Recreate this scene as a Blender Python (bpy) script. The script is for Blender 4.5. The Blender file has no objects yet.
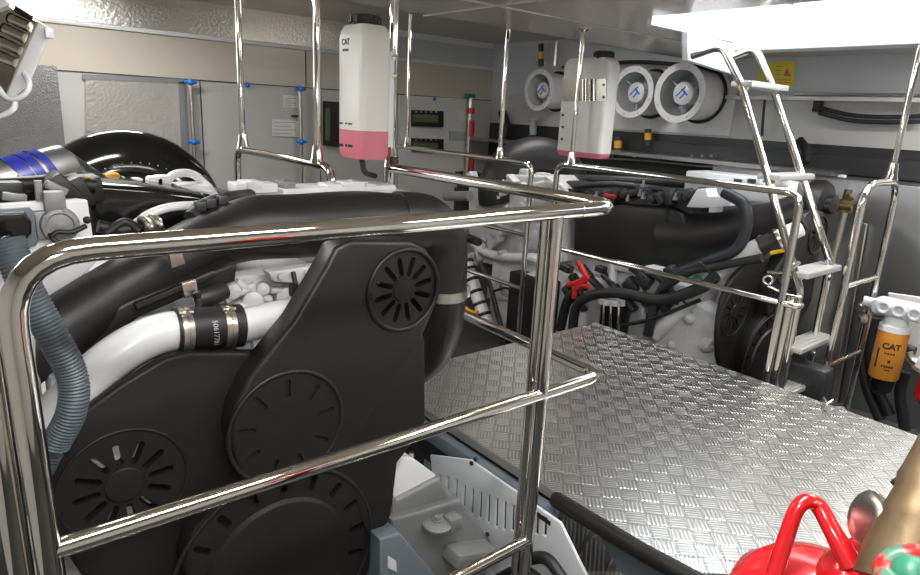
import bpy, bmesh, math, random
from mathutils import Vector as V, Matrix
random.seed(7)
sc=bpy.context.scene; COL=sc.collection
# ---------------- camera ----------------
F=641.5; EYE=V((0,0,1.25))
def _axes(yaw,p,r):
    yaw,p,r=map(math.radians,(yaw,p,r))
    X=V((math.sin(yaw),0,math.cos(yaw)));Y=V((-math.cos(yaw),0,math.sin(yaw)));Z=V((0,-1,0))
    P=Matrix(((1,0,0),(0,math.cos(p),-math.sin(p)),(0,math.sin(p),math.cos(p))))
    Q=Matrix(((math.cos(r),-math.sin(r),0),(math.sin(r),math.cos(r),0),(0,0,1)))
    return [Q@P@a for a in (X,Y,Z)]
AX=_axes(50.379,15.185,2.997)
def at(px,py,x=None,y=None,z=None,D=None):
    d=V(((px-460)/F,(py-287.5)/F,1)); w=V([d.dot(a) for a in AX])
    if x is not None: t=x/w.x
    elif y is not None: t=y/w.y
    elif z is not None: t=(z-EYE.z)/w.z
    else: t=D
    return EYE+w*t
cam=bpy.data.cameras.new('camera'); co=bpy.data.objects.new('camera',cam); COL.objects.link(co)
cam.sensor_width=36; cam.lens=F*36/920; cam.clip_start=.02
# rows: world components; camera local x=right, y=up(-down), z=-fwd
right=V([a.x for a in AX]); down=V([a.y for a in AX]); fwd=V([a.z for a in AX])
m=Matrix.Identity(4)
for i in range(3): m[i][0]=right[i]; m[i][1]=-down[i]; m[i][2]=-fwd[i]; m[i][3]=EYE[i]
co.matrix_world=m; sc.camera=co
# ---------------- materials ----------------
def mat(name,col,rough=.5,metal=0,bump=None,spec=None,trans=0,sss=0,coat=0,noise=None,emit=None):
    m=bpy.data.materials.new(name); m.use_nodes=True; nt=m.node_tree; b=nt.nodes['Principled BSDF']
    b.inputs['Base Color'].default_value=(*col,1); b.inputs['Roughness'].default_value=rough; b.inputs['Metallic'].default_value=metal
    if spec is not None: b.inputs['Specular IOR Level'].default_value=spec
    if trans: b.inputs['Transmission Weight'].default_value=trans
    if sss: b.inputs['Subsurface Weight'].default_value=sss; b.inputs['Subsurface Radius'].default_value=(.05,.04,.04)
    if coat: b.inputs['Coat Weight'].default_value=coat; b.inputs['Coat Roughness'].default_value=.08
    if emit: b.inputs['Emission Color'].default_value=(*emit[0],1); b.inputs['Emission Strength'].default_value=emit[1]
    tc=nt.nodes.new('ShaderNodeTexCoord')
    if noise:  # (scale, amount, second colour)
        n=nt.nodes.new('ShaderNodeTexNoise'); n.inputs['Scale'].default_value=noise[0]; n.inputs['Detail'].default_value=5
        nt.links.new(tc.outputs['Object'],n.inputs['Vector'])
        r=nt.nodes.new('ShaderNodeValToRGB'); r.color_ramp.elements[0].position=.5-noise[1]; r.color_ramp.elements[1].position=.5+noise[1]
        r.color_ramp.elements[0].color=(*col,1); r.color_ramp.elements[1].color=(*noise[2],1)
        nt.links.new(n.outputs['Fac'],r.inputs['Fac']); nt.links.new(r.outputs['Color'],b.inputs['Base Color'])
    if bump:   # (scale, strength, distance)
        n=nt.nodes.new('ShaderNodeTexNoise'); n.inputs['Scale'].default_value=bump[0]; n.inputs['Detail'].default_value=3
        nt.links.new(tc.outputs['Object'],n.inputs['Vector'])
        bp=nt.nodes.new('ShaderNodeBump'); bp.inputs['Strength'].default_value=bump[1]; bp.inputs['Distance'].default_value=bump[2]
        nt.links.new(n.outputs['Fac'],bp.inputs['Height']); nt.links.new(bp.outputs['Normal'],b.inputs['Normal'])
    return m
def foil_mat(name,col,scale,strength,rough):
    m=mat(name,col,rough,.9); nt=m.node_tree; b=nt.nodes['Principled BSDF']; tc=nt.nodes['Texture Coordinate']
    v=nt.nodes.new('ShaderNodeTexVoronoi'); v.inputs['Scale'].default_value=scale
    nt.links.new(tc.outputs['Object'],v.inputs['Vector'])
    n=nt.nodes.new('ShaderNodeTexNoise'); n.inputs['Scale'].default_value=scale*.35
    nt.links.new(tc.outputs['Object'],n.inputs['Vector'])
    a=nt.nodes.new('ShaderNodeMath'); a.operation='ADD'
    nt.links.new(v.outputs['Distance'],a.inputs[0]); nt.links.new(n.outputs['Fac'],a.inputs[1])
    bp=nt.nodes.new('ShaderNodeBump'); bp.inputs['Strength'].default_value=strength; bp.inputs['Distance'].default_value=.01
    nt.links.new(a.outputs[0],bp.inputs['Height']); nt.links.new(bp.outputs['Normal'],b.inputs['Normal'])
    return m
def tread_mat(name,col,rough,pitch=.066,height=.0022):
    m=mat(name,col,rough,1.0); nt=m.node_tree; b=nt.nodes['Principled BSDF']; tc=nt.nodes['Texture Coordinate']
    N=nt.nodes.new; L=nt.links.new
    def M(op,a,c=None,clamp=False):
        q=N('ShaderNodeMath'); q.operation=op; q.use_clamp=clamp
        for i,s in enumerate((a,c)):
            if s is None: continue
            if isinstance(s,(int,float)): q.inputs[i].default_value=s
            else: L(s,q.inputs[i])
        return q.outputs[0]
    mp=N('ShaderNodeMapping'); mp.inputs['Rotation'].default_value=(0,0,math.radians(45)); mp.inputs['Scale'].default_value=(1/pitch,)*3
    L(tc.outputs['Object'],mp.inputs['Vector']); sx=N('ShaderNodeSeparateXYZ'); L(mp.outputs[0],sx.inputs[0])
    u,v=sx.outputs[0],sx.outputs[1]
    fu,fv=M('FRACT',u),M('FRACT',v)
    par=M('MODULO',M('ABSOLUTE',M('ADD',M('FLOOR',u),M('FLOOR',v))),2)
    def bars(c,a):
        w=M('COSINE',M('MULTIPLY',M('SUBTRACT',c,.5),2*math.pi*5))
        w=M('MULTIPLY',M('ADD',w,.1),1.6,True)
        along=M('MULTIPLY',M('SUBTRACT',.46,M('ABSOLUTE',M('SUBTRACT',a,.5))),9,True)
        across=M('MULTIPLY',M('SUBTRACT',.49,M('ABSOLUTE',M('SUBTRACT',c,.5))),30,True)
        return M('MULTIPLY',M('MULTIPLY',w,along),across)
    h=M('ADD',M('MULTIPLY',bars(fu,fv),par),M('MULTIPLY',bars(fv,fu),M('SUBTRACT',1,par)))
    bp=N('ShaderNodeBump'); bp.inputs['Strength'].default_value=1; bp.inputs['Distance'].default_value=height
    L(h,bp.inputs['Height']); L(bp.outputs['Normal'],b.inputs['Normal'])
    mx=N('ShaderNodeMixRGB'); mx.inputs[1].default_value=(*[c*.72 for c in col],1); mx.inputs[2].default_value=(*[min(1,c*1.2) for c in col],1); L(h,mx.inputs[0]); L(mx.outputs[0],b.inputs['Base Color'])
    n=N('ShaderNodeTexNoise'); n.inputs['Scale'].default_value=9; n.inputs['Detail'].default_value=6; L(tc.outputs['Object'],n.inputs['Vector'])
    L(M('ADD',M('MULTIPLY',n.outputs['Fac'],.06),rough-.03),b.inputs['Roughness'])
    return m
M_={}
def mk(k,*a,**kw): M_[k]=mat(k,*a,**kw); return M_[k]
mk('polished_steel',(.78,.74,.68),.07,1)
mk('clamp_steel',(.62,.58,.52),.28,1)
mk('brushed_steel',(.42,.42,.42),.33,1,bump=(6,.1,.01))
mk('black_plastic',(.013,.0122,.0115),.43,spec=.42,bump=(420,.12,.001))
mk('black_gloss',(.008,.008,.008),.12)
mk('black_rubber',(.014,.014,.015),.5)
mk('grey_hose',(.075,.095,.11),.42)
mk('dark_hose',(.022,.027,.031),.45)
mk('tread_alu',(.62,.61,.59),.4,.6)
mk('dull_mirror',(.22,.21,.18),.18,1)
mk('chipped_paint',(.45,.02,.02),.3,noise=(35,.04,(.08,.22,.16)))
mk('white_paint',(.74,.75,.76),.32,coat=.3)
mk('white_cast',(.66,.67,.68),.4,bump=(25,.5,.01),noise=(7,.25,(.5,.5,.5)))
mk('white_plastic',(.72,.71,.67),.35,sss=.25)
mk('pink_coolant',(.66,.20,.25),.3,sss=.3)
mk('grey_cast',(.24,.245,.245),.5,.3,bump=(60,.3,.004))
mk('grey_paint',(.36,.40,.43),.4)
mk('blue_grey_paint',(.13,.16,.185),.4)
mk('light_guard',(.66,.69,.72),.35)
mk('beige_panel',(.56,.51,.43),.32,coat=.2)
mk('ceiling_panel',(.50,.44,.37),.32,coat=.35)
mk('grey_panel',(.50,.50,.48),.35)
mk('white_panel',(.62,.62,.60),.35)
mk('blue_white_panel',(.52,.55,.57),.4)
mk('dark_metal',(.05,.052,.055),.4,.4)
mk('bilge',(.05,.05,.05),.5,bump=(8,.3,.01))
mk('red_paint',(.50,.008,.012),.22,coat=.6)
mk('red_plastic',(.62,.02,.02),.35)
mk('yellow_paint',(.80,.42,.02),.4)
mk('filter_orange',(.72,.30,.035),.35)
mk('brass',(.17,.12,.066),.5,.7,bump=(30,.4,.004))
mk('blue_tape',(.012,.018,.20),.3)
mk('blue_plastic',(.02,.2,.7),.4)
mk('sign_yellow',(.72,.62,.03),.5)
mk('sign_red',(.7,.12,.12),.5)
mk('paper',(.7,.7,.7),.6)
mk('print_black',(.02,.02,.02),.5)
mk('print_white',(.75,.75,.75),.5)
mk('display_glass',(.03,.035,.025),.1)
mk('display_green',(.10,.13,.07),.15)
mk('pink_grey',(.55,.3,.33),.5)
mk('green_paint',(.03,.20,.12),.4)
mk('lamp_diffuser',(.9,.9,.9),.5,emit=((1,.98,.95),14))
M_['foil']=foil_mat('foil',(.60,.60,.60),38,.55,.3)
M_['foil_fine']=foil_mat('foil_fine',(.34,.34,.34),120,.35,.4)
M_['foil_panel']=foil_mat('foil_panel',(.62,.60,.56),45,.2,.33)
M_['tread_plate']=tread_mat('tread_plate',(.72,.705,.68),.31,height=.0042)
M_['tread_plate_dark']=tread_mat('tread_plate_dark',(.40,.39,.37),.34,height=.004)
# ---------------- mesh helpers ----------------
def N_(): return bmesh.new()
def smooth(bm,fs): 
    for f in fs: f.smooth=True
def frames(pts,closed=False):
    n=len(pts); T=[]
    for i in range(n):
        a=pts[(i-1)%n] if (closed or i>0) else pts[i]; b=pts[(i+1)%n] if (closed or i<n-1) else pts[i]
        T.append((b-a).normalized())
    up=V((0,0,1)) if abs(T[0].z)<.9 else V((1,0,0))
    u=T[0].cross(up).normalized(); out=[]
    for t in T:
        u=(u-t*u.dot(t)).normalized(); out.append((u,t.cross(u)))
    return out
def fillet(pts,r,res=7):
    pts=[V(p) for p in pts]; out=[pts[0]]
    for i in range(1,len(pts)-1):
        a,b,c=pts[i-1],pts[i],pts[i+1]; d1=(a-b);d2=(c-b); ang=d1.angle(d2)
        if ang>3.1: out.append(b); continue
        k=min(r/math.tan(ang/2),d1.length*.49,d2.length*.49)
        p1=b+d1.normalized()*k; p2=b+d2.normalized()*k
        for j in range(res+1):
            t=j/res; out.append((1-t)**2*p1+2*t*(1-t)*b+t*t*p2)
    out.append(pts[-1]); return out
def spline(pts,res=8):
    pts=[V(p) for p in pts]; P=[pts[0]*2-pts[1]]+pts+[pts[-1]*2-pts[-2]]; out=[]
    for i in range(1,len(P)-2):
        a,b,c,d=P[i-1:i+3]
        for j in range(res):
            t=j/res; out.append(.5*((2*b)+(c-a)*t+(2*a-5*b+4*c-d)*t*t+(3*b-a-3*c+d)*t**3))
    out.append(pts[-1]); return out
def sweep(bm,pts,r,n=16,closed=False,cap=True,corr=None,flat=1.0):
    pts=[V(p) for p in pts]; fr=frames(pts,closed); rings=[]; m=len(pts)
    for i,(p,(u,w)) in enumerate(zip(pts,fr)):
        rr=r if not isinstance(r,(list,tuple)) else r[0]*(1-0) if len(r)==1 else None
        if rr is None:
            s=i/(m-1)*(len(r)-1); k=min(int(s),len(r)-2); rr=r[k]+(r[k+1]-r[k])*(s-k)
        if corr and i%2: rr*=corr
        rings.append([bm.verts.new(p+u*math.cos(2*math.pi*j/n)*rr+w*math.sin(2*math.pi*j/n)*rr*flat) for j in range(n)])
    for i in range(m if closed else m-1):
        a,b=rings[i],rings[(i+1)%m]
        for j in range(n):
            f=bm.faces.new((a[j],a[(j+1)%n],b[(j+1)%n],b[j])); f.smooth=True
    if cap and not closed:
        bm.faces.new(rings[0][::-1]); bm.faces.new(rings[-1])
    return bm
def resample(pts,step):
    out=[pts[0]]; acc=0
    for a,b in zip(pts,pts[1:]):
        L=(b-a).length; d=step-acc
        while d<=L and L>0: out.append(a+(b-a)*(d/L)); d+=step
        acc=(acc+L)%step
    return out
def rail(bm,pts,r=.021,fl=.09,n=18): return sweep(bm,fillet(pts,fl),r,n)
def hose(bm,pts,r,n=14,flat=1): return sweep(bm,spline(pts),r,n,flat=flat)
def corr_hose(bm,pts,r,pitch=.006,n=18): return sweep(bm,resample(spline(pts,24),pitch/2),r,n,corr=.93)
def box(bm,c,s,bev=0,rot=None,seg=2):
    b=bmesh.new(); bmesh.ops.create_cube(b,size=1); bmesh.ops.scale(b,vec=V(s),verts=b.verts)
    if bev: 
        r=bmesh.ops.bevel(b,geom=b.edges[:],offset=bev,segments=seg,affect='EDGES',profile=.5)
    if rot is not None: bmesh.ops.transform(b,matrix=rot.to_4x4(),verts=b.verts)
    bmesh.ops.translate(b,vec=V(c),verts=b.verts); merge(bm,b); return bm
def box2(bm,a,b,bev=0):
    a,b=V(a),V(b); return box(bm,(a+b)/2,[abs(x) for x in (b-a)],bev)
def merge(bm,b):
    me=bpy.data.meshes.new('t'); b.to_mesh(me); b.free(); bm.from_mesh(me); bpy.data.meshes.remove(me)
def prism(bm,pts,ex,bev=0,sm=False):
    b=bmesh.new(); vs=[b.verts.new(V(p)) for p in pts]; f=b.faces.new(vs)
    r=bmesh.ops.extrude_face_region(b,geom=[f]); nv=[g for g in r['geom'] if isinstance(g,bmesh.types.BMVert)]
    bmesh.ops.translate(b,vec=V(ex),verts=nv); bmesh.ops.recalc_face_normals(b,faces=b.faces[:])
    if bev:
        ed=[e for e in b.edges if e.calc_face_angle(0)>.9 and (set(e.verts)<=set(nv) or not (set(e.verts)&set(nv)))]
        bmesh.ops.bevel(b,geom=ed,offset=bev,segments=3,affect='EDGES',profile=.5)
        for q in b.faces: q.smooth=q.calc_area()<bev*.6
    merge(bm,b); return bm
def basis(ax):
    ax=V(ax).normalized(); up=V((0,0,1)) if abs(ax.z)<.9 else V((1,0,0)); u=ax.cross(up).normalized(); return ax,u,ax.cross(u)
def lathe(bm,o,ax,prof,n=28,sm=True):
    o=V(o); ax,u,w=basis(ax); rings=[]
    for h,r in prof:
        rings.append([bm.verts.new(o+ax*h+(u*math.cos(2*math.pi*j/n)+w*math.sin(2*math.pi*j/n))*max(r,1e-4)) for j in range(n)])
    for a,b in zip(rings,rings[1:]):
        for j in range(n):
            f=bm.faces.new((a[j],a[(j+1)%n],b[(j+1)%n],b[j])); f.smooth=sm
    if prof[0]!=prof[-1]:
        if prof[0][1]>1e-3: bm.faces.new(rings[0][::-1])
        if prof[-1][1]>1e-3: bm.faces.new(rings[-1])
    return bm
def cyl(bm,a,b,r,n=20,r2=None,bev=0):
    a,b=V(a),V(b); L=(b-a).length; r2=r if r2 is None else r2
    pr=[(0,r),(L,r2)] if not bev else [(0,r-bev),(bev,r),(L-bev,r2),(L,r2-bev)]
    lathe(bm,a,b-a,pr,n)
    return bm
def ring(bm,o,ax,R,r,n=32,k=10):
    o=V(o);ax,u,w=basis(ax)
    return sweep(bm,[o+(u*math.cos(2*math.pi*j/n)+w*math.sin(2*math.pi*j/n))*R for j in range(n)],r,k,closed=True)
def sphere(bm,c,r,s=(1,1,1)):
    b=bmesh.new(); bmesh.ops.create_uvsphere(b,u_segments=24,v_segments=14,radius=r); bmesh.ops.scale(b,vec=V(s),verts=b.verts)
    bmesh.ops.translate(b,vec=V(c),verts=b.verts)
    for f in b.faces:f.smooth=True
    merge(bm,b); return bm
def obj(name,bm,m,parent=None,label=None,recalc=True):
    if recalc: bmesh.ops.recalc_face_normals(bm,faces=bm.faces[:])
    o0=V((0,0,0))
    if parent is not None: o0=V(parent['_o'])
    bmesh.ops.translate(bm,vec=-o0,verts=bm.verts)
    me=bpy.data.meshes.new(name); bm.to_mesh(me); bm.free(); me.materials.append(M_[m] if isinstance(m,str) else m)
    try: me.set_sharp_from_angle(angle=math.radians(40))
    except Exception: pass
    o=bpy.data.objects.new(name,me); COL.objects.link(o)
    if parent is not None: o.parent=parent; o['_o']=tuple(o0)
    if label: o['label']=label
    return o
def thing(name,label,cat,loc,group=None):
    o=bpy.data.objects.new(name,None); COL.objects.link(o); o.location=loc; o.empty_display_size=.05
    o['_o']=tuple(loc); o['label']=label; o['category']=cat
    if group: o['group']=group
    return o
def tag(o,label,cat,group=None):
    o['label']=label; o['category']=cat
    if group:o['group']=group
    # put the origin in the middle of the thing
    me=o.data; c=sum((v.co for v in me.vertices),V())/len(me.vertices); me.transform(Matrix.Translation(-c)); o.location=c
    return o
def struct(name,bm,m):
    o=obj(name,bm,m); o['kind']='structure'; return o
def text(s,size,o,xd,yd,ext=.0006,m='print_black',parent=None,name='lettering',wrap=None,bold=0):
    cu=bpy.data.curves.new('f','FONT'); cu.body=s; cu.size=size; cu.align_x='CENTER'; cu.align_y='CENTER'; cu.extrude=ext; cu.offset=bold
    t=bpy.data.objects.new('f',cu); COL.objects.link(t)
    me=bpy.data.meshes.new_from_object(t.evaluated_get(bpy.context.evaluated_depsgraph_get()))
    bpy.data.objects.remove(t); bpy.data.curves.remove(cu)
    bm=bmesh.new(); bm.from_mesh(me); bpy.data.meshes.remove(me)
    o=V(o); xd=V(xd).normalized(); yd=V(yd); yd=(yd-xd*yd.dot(xd)).normalized(); zd=xd.cross(yd)
    for v in bm.verts:
        c=v.co.copy()
        if wrap:   # (radius, direction) bends around an axis parallel to yd
            R=wrap; an=c.x/R; v.co=o+xd*math.sin(an)*R+zd*((math.cos(an)-1)*R+c.z)+yd*c.y
        else: v.co=o+xd*c.x+yd*c.y+zd*c.z
    return obj(name,bm,m,parent,recalc=False)
def boolean_cut(bm,cut):
    a=bpy.data.meshes.new('a'); bm.to_mesh(a); bm.free(); b=bpy.data.meshes.new('b'); cut.to_mesh(b); cut.free()
    oa=bpy.data.objects.new('a',a); ob=bpy.data.objects.new('b',b); COL.objects.link(oa); COL.objects.link(ob)
    md=oa.modifiers.new('x','BOOLEAN'); md.object=ob; md.operation='DIFFERENCE'; md.solver='EXACT'
    bpy.context.view_layer.update()
    me=bpy.data.meshes.new_from_object(oa.evaluated_get(bpy.context.evaluated_depsgraph_get()))
    out=bmesh.new(); out.from_mesh(me)
    for o in (oa,ob): bpy.data.objects.remove(o)
    for q in (a,b,me): bpy.data.meshes.remove(q)
    return out
X_=V((1,0,0));Y_=V((0,1,0));Z_=V((0,0,1))
W=at
def path(pts,**k): return [W(a,b,**k) for a,b in pts]
# ================= SETTING =================
b=N_(); box2(b,(-1.4,-1.4,-.75),(5.5,6.3,-.6)); struct('floor',b,'bilge')
HX0,HX1,HY0,HY1=3.1,3.95,-.3,2.25
b=N_()
g=.015
for p,q in (((-1.4,-1.4),(HX0-g,3.35)),((HX0-g,HY1+g),(5.3,3.35)),((HX0-g,-1.4),(5.3,HY0-g)),((HX1+g,HY0-g),(5.3,HY1+g))):
    box2(b,(p[0],p[1],1.8),(q[0],q[1],1.86))
struct('ceiling',b,'ceiling_panel')
b=N_(); box2(b,(-1.4,3.35,2.05),(5.5,6.3,2.1)); box2(b,(-1.4,3.33,1.8),(5.3,3.35,2.05)); struct('ceiling_recess',b,'ceiling_panel')
b=N_(); box2(b,(-1.4,2.70,1.794),(5.3,2.715,1.801)); box2(b,(2.38,.2,1.794),(2.395,3.35,1.801)); box2(b,(1.2,.2,1.794),(1.215,3.35,1.801)); box2(b,(-.2,1.5,1.794),(3.1,1.512,1.801));struct('trim_1',b,'white_panel')
# hatch coaming, open to the sky
b=N_()
box2(b,(HX1,HY0,1.735),(HX1+.03,HY1+.03,2.5)); box2(b,(HX0-.03,HY0,1.80),(HX0,HY1+.03,2.5))
box2(b,(HX0,HY1,1.76),(HX1,HY1+.03,2.5)); box2(b,(HX0,HY0-.03,1.76),(HX1,HY0,2.5))
struct('hatch_coaming',b,'white_paint')
b=N_(); box2(b,(HX1-.0,HY0,1.705),(HX1+.16,HY1+.03,1.735),.005); struct('hatch_flange',b,'white_panel')
b=N_(); box2(b,(-.9,6,-.6),(5.3,6.1,1.41)); struct('wall_left',b,'grey_panel')
b=N_(); box2(b,(-.9,6.0,1.413),(5.3,6.1,1.765)); struct('wall_left_upper',b,'beige_panel')
b=N_(); box2(b,(-.9,6.0,1.765),(3.6,6.1,2.05)); struct('wall_left_foil',b,'foil_panel')
b=N_(); box2(b,(3.6,6.0,1.765),(5.3,6.1,2.05)); struct('wall_left_header',b,'blue_white_panel')
b=N_(); box2(b,(-.9,5.97,1.75),(5.3,6.0,1.785),.006); box2(b,(3.6,5.98,1.99),(5.3,6.0,2.05),.004); struct('trim_2',b,'white_paint')
b=N_(); 
for x in (1.9,3.05,4.0,4.9): box2(b,(x,5.994,-.5),(x+.008,6.001,1.41))
box2(b,(2.9,5.994,1.42),(2.908,6.001,1.75)); box2(b,(-.9,5.992,1.408),(5.3,6.001,1.416)); struct('trim_3',b,'dark_metal')
b=N_(); box2(b,(5.3,-1.4,-.6),(5.4,6,1.18)); struct('wall_far',b,'dark_metal')
b=N_(); box2(b,(5.29,-1.4,1.16),(5.4,6,1.49)); struct('wall_far_middle',b,'grey_panel')
b=N_(); box2(b,(5.3,-1.4,1.49),(5.4,6,2.05)); struct('wall_far_upper',b,'blue_white_panel')
b=N_(); box2(b,(5.22,-1.4,.96),(5.3,3.6,1.09)); struct('trim_4',b,'dark_metal')
b=N_(); box2(b,(4.8,-1.4,-.6),(5.3,2.75,.95),.01); struct('tank_wall',b,'brushed_steel')
b=N_(); box2(b,(-1.4,-1.5,-.6),(5.5,-1.4,1.8)); struct('wall_right',b,'white_panel')
b=N_(); box2(b,(-1.5,-1.4,-.6),(-1.4,5.3,2.05)); struct('wall_near',b,'white_panel')
b=N_(); box2(b,(-1.4,5.3,-.6),(.74,6.0,1.42)); struct('wall_partition',b,'foil_fine')
# ================= DECK PLATE =================
t=thing('deck_plate','large raised aluminium checker plate walkway with five-bar tread','floor plate',(2.35,1.4,0))
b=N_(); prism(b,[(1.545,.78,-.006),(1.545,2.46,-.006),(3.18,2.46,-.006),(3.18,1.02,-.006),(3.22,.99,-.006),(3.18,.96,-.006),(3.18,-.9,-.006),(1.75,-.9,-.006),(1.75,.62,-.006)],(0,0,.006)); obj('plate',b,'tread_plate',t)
b=N_(); box2(b,(1.535,1.25,-.035),(1.552,2.46,-.002)); obj('edge_strip',b,'clamp_steel',t)
b=N_(); box2(b,(3.17,-.9,-.05),(3.185,2.46,-.004)); box2(b,(1.55,2.45,-.05),(3.18,2.465,-.004)); obj('lip',b,'brushed_steel',t)
b=N_(); box2(b,(1.56,-.9,-.16),(1.62,2.4,-.01)); box2(b,(3.1,-.9,-.16),(3.16,2.4,-.01)); box2(b,(1.6,2.36,-.16),(3.1,2.42,-.01)); obj('frame_beam',b,'blue_grey_paint',t)
b=N_(); 
for x in (1.66,3.05):
    for y in (-.6,2.3): box2(b,(x,y,-.6),(x+.06,y+.06,-.14))
obj('support_leg',b,'blue_grey_paint',t)
b=N_(); box2(b,(1.49,1.25,-.105),(1.535,2.46,-.045),.004); tag(obj('edge_beam',b,'blue_grey_paint'),'blue-grey steel channel running under the near edge of the checker plate','beam')
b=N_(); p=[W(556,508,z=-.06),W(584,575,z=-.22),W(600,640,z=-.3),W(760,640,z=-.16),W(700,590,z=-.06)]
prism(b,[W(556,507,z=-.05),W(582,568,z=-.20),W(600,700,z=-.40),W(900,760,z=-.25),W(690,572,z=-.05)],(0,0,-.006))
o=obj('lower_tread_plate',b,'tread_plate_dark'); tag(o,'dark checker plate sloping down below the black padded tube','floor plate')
b=N_(); sweep(b,[V((1.50,1.245,.005)),V((1.515,.9,.005)),V((1.56,.55,.005)),V((1.6,.2,.005))],.027,20); 
lathe(b,(1.50,1.245,.005),(-.04,1,0),[(0,.027),(.008,.024),(.011,.012),(.011,0)],20)
tag(obj('padded_tube',b,'black_plastic'),'black foam padded tube along the corner of the walkway plate','tube')
b=N_(); box2(b,(1.548,1.26,-.6),(1.556,2.4,-.02)); struct('shade_backing',b,'dark_metal')  # dark sheet added so the void behind the guard slots looks shaded
# ================= RAILINGS =================
S='polished_steel'
def collar(b,p,h=.06,r=.034): lathe(b,p,(0,0,1),[(0,.023),(0,r),(h*.35,r*.8),(h,.0225)],20)
def flange(b,p,r=.045): lathe(b,p,(0,0,-1),[(0,r),(.006,r),(.009,.03),(.02,.022)],24)
t=thing('guard_railing','thick polished steel railing around the front of the near engine','railing',(.8,1.2,-.6),'polished steel guard railings')
b=N_(); rail(b,[(.085,1.2,-.6),(.068,1.2,1.0),(1.61,1.2,1.0),(1.585,2.44,1.0)],.0215,.12,24); obj('top_rail',b,S,t)
b=N_(); sweep(b,fillet([V((1.33,1.2,-.6)),V((1.33,1.2,.99))],.1),.019,20); obj('post',b,S,t)
b=N_(); cyl(b,(1.337,1.248,-.6),(1.337,1.248,.99),.0165); obj('post',b,S,t)
b=N_(); sweep(b,[V((.035,1.23,-.6)),V((.03,1.23,.5)),V((.03,1.24,.88))],.021,20); obj('post',b,S,t)
b=N_(); rail(b,[(.08,1.2,.46),(1.60,1.2,.45),(1.58,2.44,.485)],.019,.06,20); obj('mid_rail',b,S,t)
b=N_(); rail(b,[(.085,1.2,-.06),(1.33,1.2,-.055)],.019,.09,20); obj('lower_rail',b,S,t)
b=N_(); cyl(b,(1.585,2.44,-.6),(1.585,2.44,1.8),.0185); obj('post',b,S,t)
b=N_(); collar(b,V((1.585,2.44,1.005)),.08); obj('collar',b,S,t)
b=N_(); flange(b,V((1.585,2.44,1.8))); obj('ceiling_flange',b,S,t)
b=N_(); ring(b,(1.42,1.2,1.0),(1,0,0),.0216,.0009); obj('weld_seam',b,'clamp_steel',t)
def railing(label,X,y0,y1,zt,posts,ceil,zm,end1,zf=-.6,bendlow=True):
    t=thing('guard_railing',label,'railing',(X,(y0+y1)/2,zf),'polished steel guard railings')
    b=N_(); rail(b,[(X,y0,zf),(X,y0,zt),(X,y1,zt),(X,y1,end1)],.019,.08); obj('top_rail',b,S,t)
    for z in zm:
        b=N_(); rail(b,[(X,y0,z),(X,y1,z)],.016,.06); obj('mid_rail',b,S,t)
    for y in posts:
        b=N_(); cyl(b,(X,y,zt),(X,y,ceil(y)),.0165); obj('ceiling_post',b,S,t)
        b=N_(); collar(b,V((X,y,zt+.01)),.075,.036); obj('collar',b,S,t)
        b=N_(); flange(b,V((X,y,ceil(y)))); obj('ceiling_flange',b,S,t)
    return t
railing('polished steel railing with one ceiling post in front of the far engine',3.28,1.39,3.0,.955,[2.88],lambda y:1.8,[],-.6)
for o in [q for q in bpy.data.objects if q.get('label','').startswith('polished steel railing with one')]: t=o
b=N_(); rail(b,[(3.28,2.98,.385),(3.28,1.31,.40),(3.325,1.31,.40)],.016,.03); obj('mid_rail',b,S,t)
b=N_(); cyl(b,(3.31,1.36,-.6),(3.31,1.36,.44),.02); obj('post',b,S,t)
railing('polished steel railing with two ceiling posts left of the white bracketed tank',3.28,3.24,5.15,.935,[3.58,4.80],lambda y:2.05,[.42,.02],-.6)
railing('polished steel railing with two ceiling posts beyond the near engine valve covers',1.31,2.47,3.56,1.0,[2.6,3.47],lambda y:1.8 if y<3.35 else 2.05,[.5],-.6)
# loop rail by the ladder
YL=1.25
t=thing('loop_handrail','narrow looped steel handrail with two rungs right of the ladder','handrail',(3.9,YL,-.6))
xa,xb=3.66,4.13
b=N_(); rail(b,[(xa,YL,-.6),(xa+.01,YL,1.01),(xb,YL,1.01),(xb-.0,YL,-.6)],.019,.13); obj('loop',b,S,t)
for (p,q) in (((846,290),(882,272)),((829,370),(864,345))):
    a,c=W(*p,y=YL),W(*q,y=YL); z=(a.z+c.z)/2
    b=N_(); cyl(b,(xa,YL,z),(xb,YL,z),.014); obj('rung',b,S,t)
pt=W(911,47,y=YL); pb=W(886,178,y=YL)
b=N_(); cyl(b,(4.0,YL,1.01),(4.0,YL,1.705),.0165); obj('ceiling_post',b,S,t)
b=N_(); collar(b,V((4.0,YL,1.02)),.09,.035); obj('collar',b,S,t)
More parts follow.
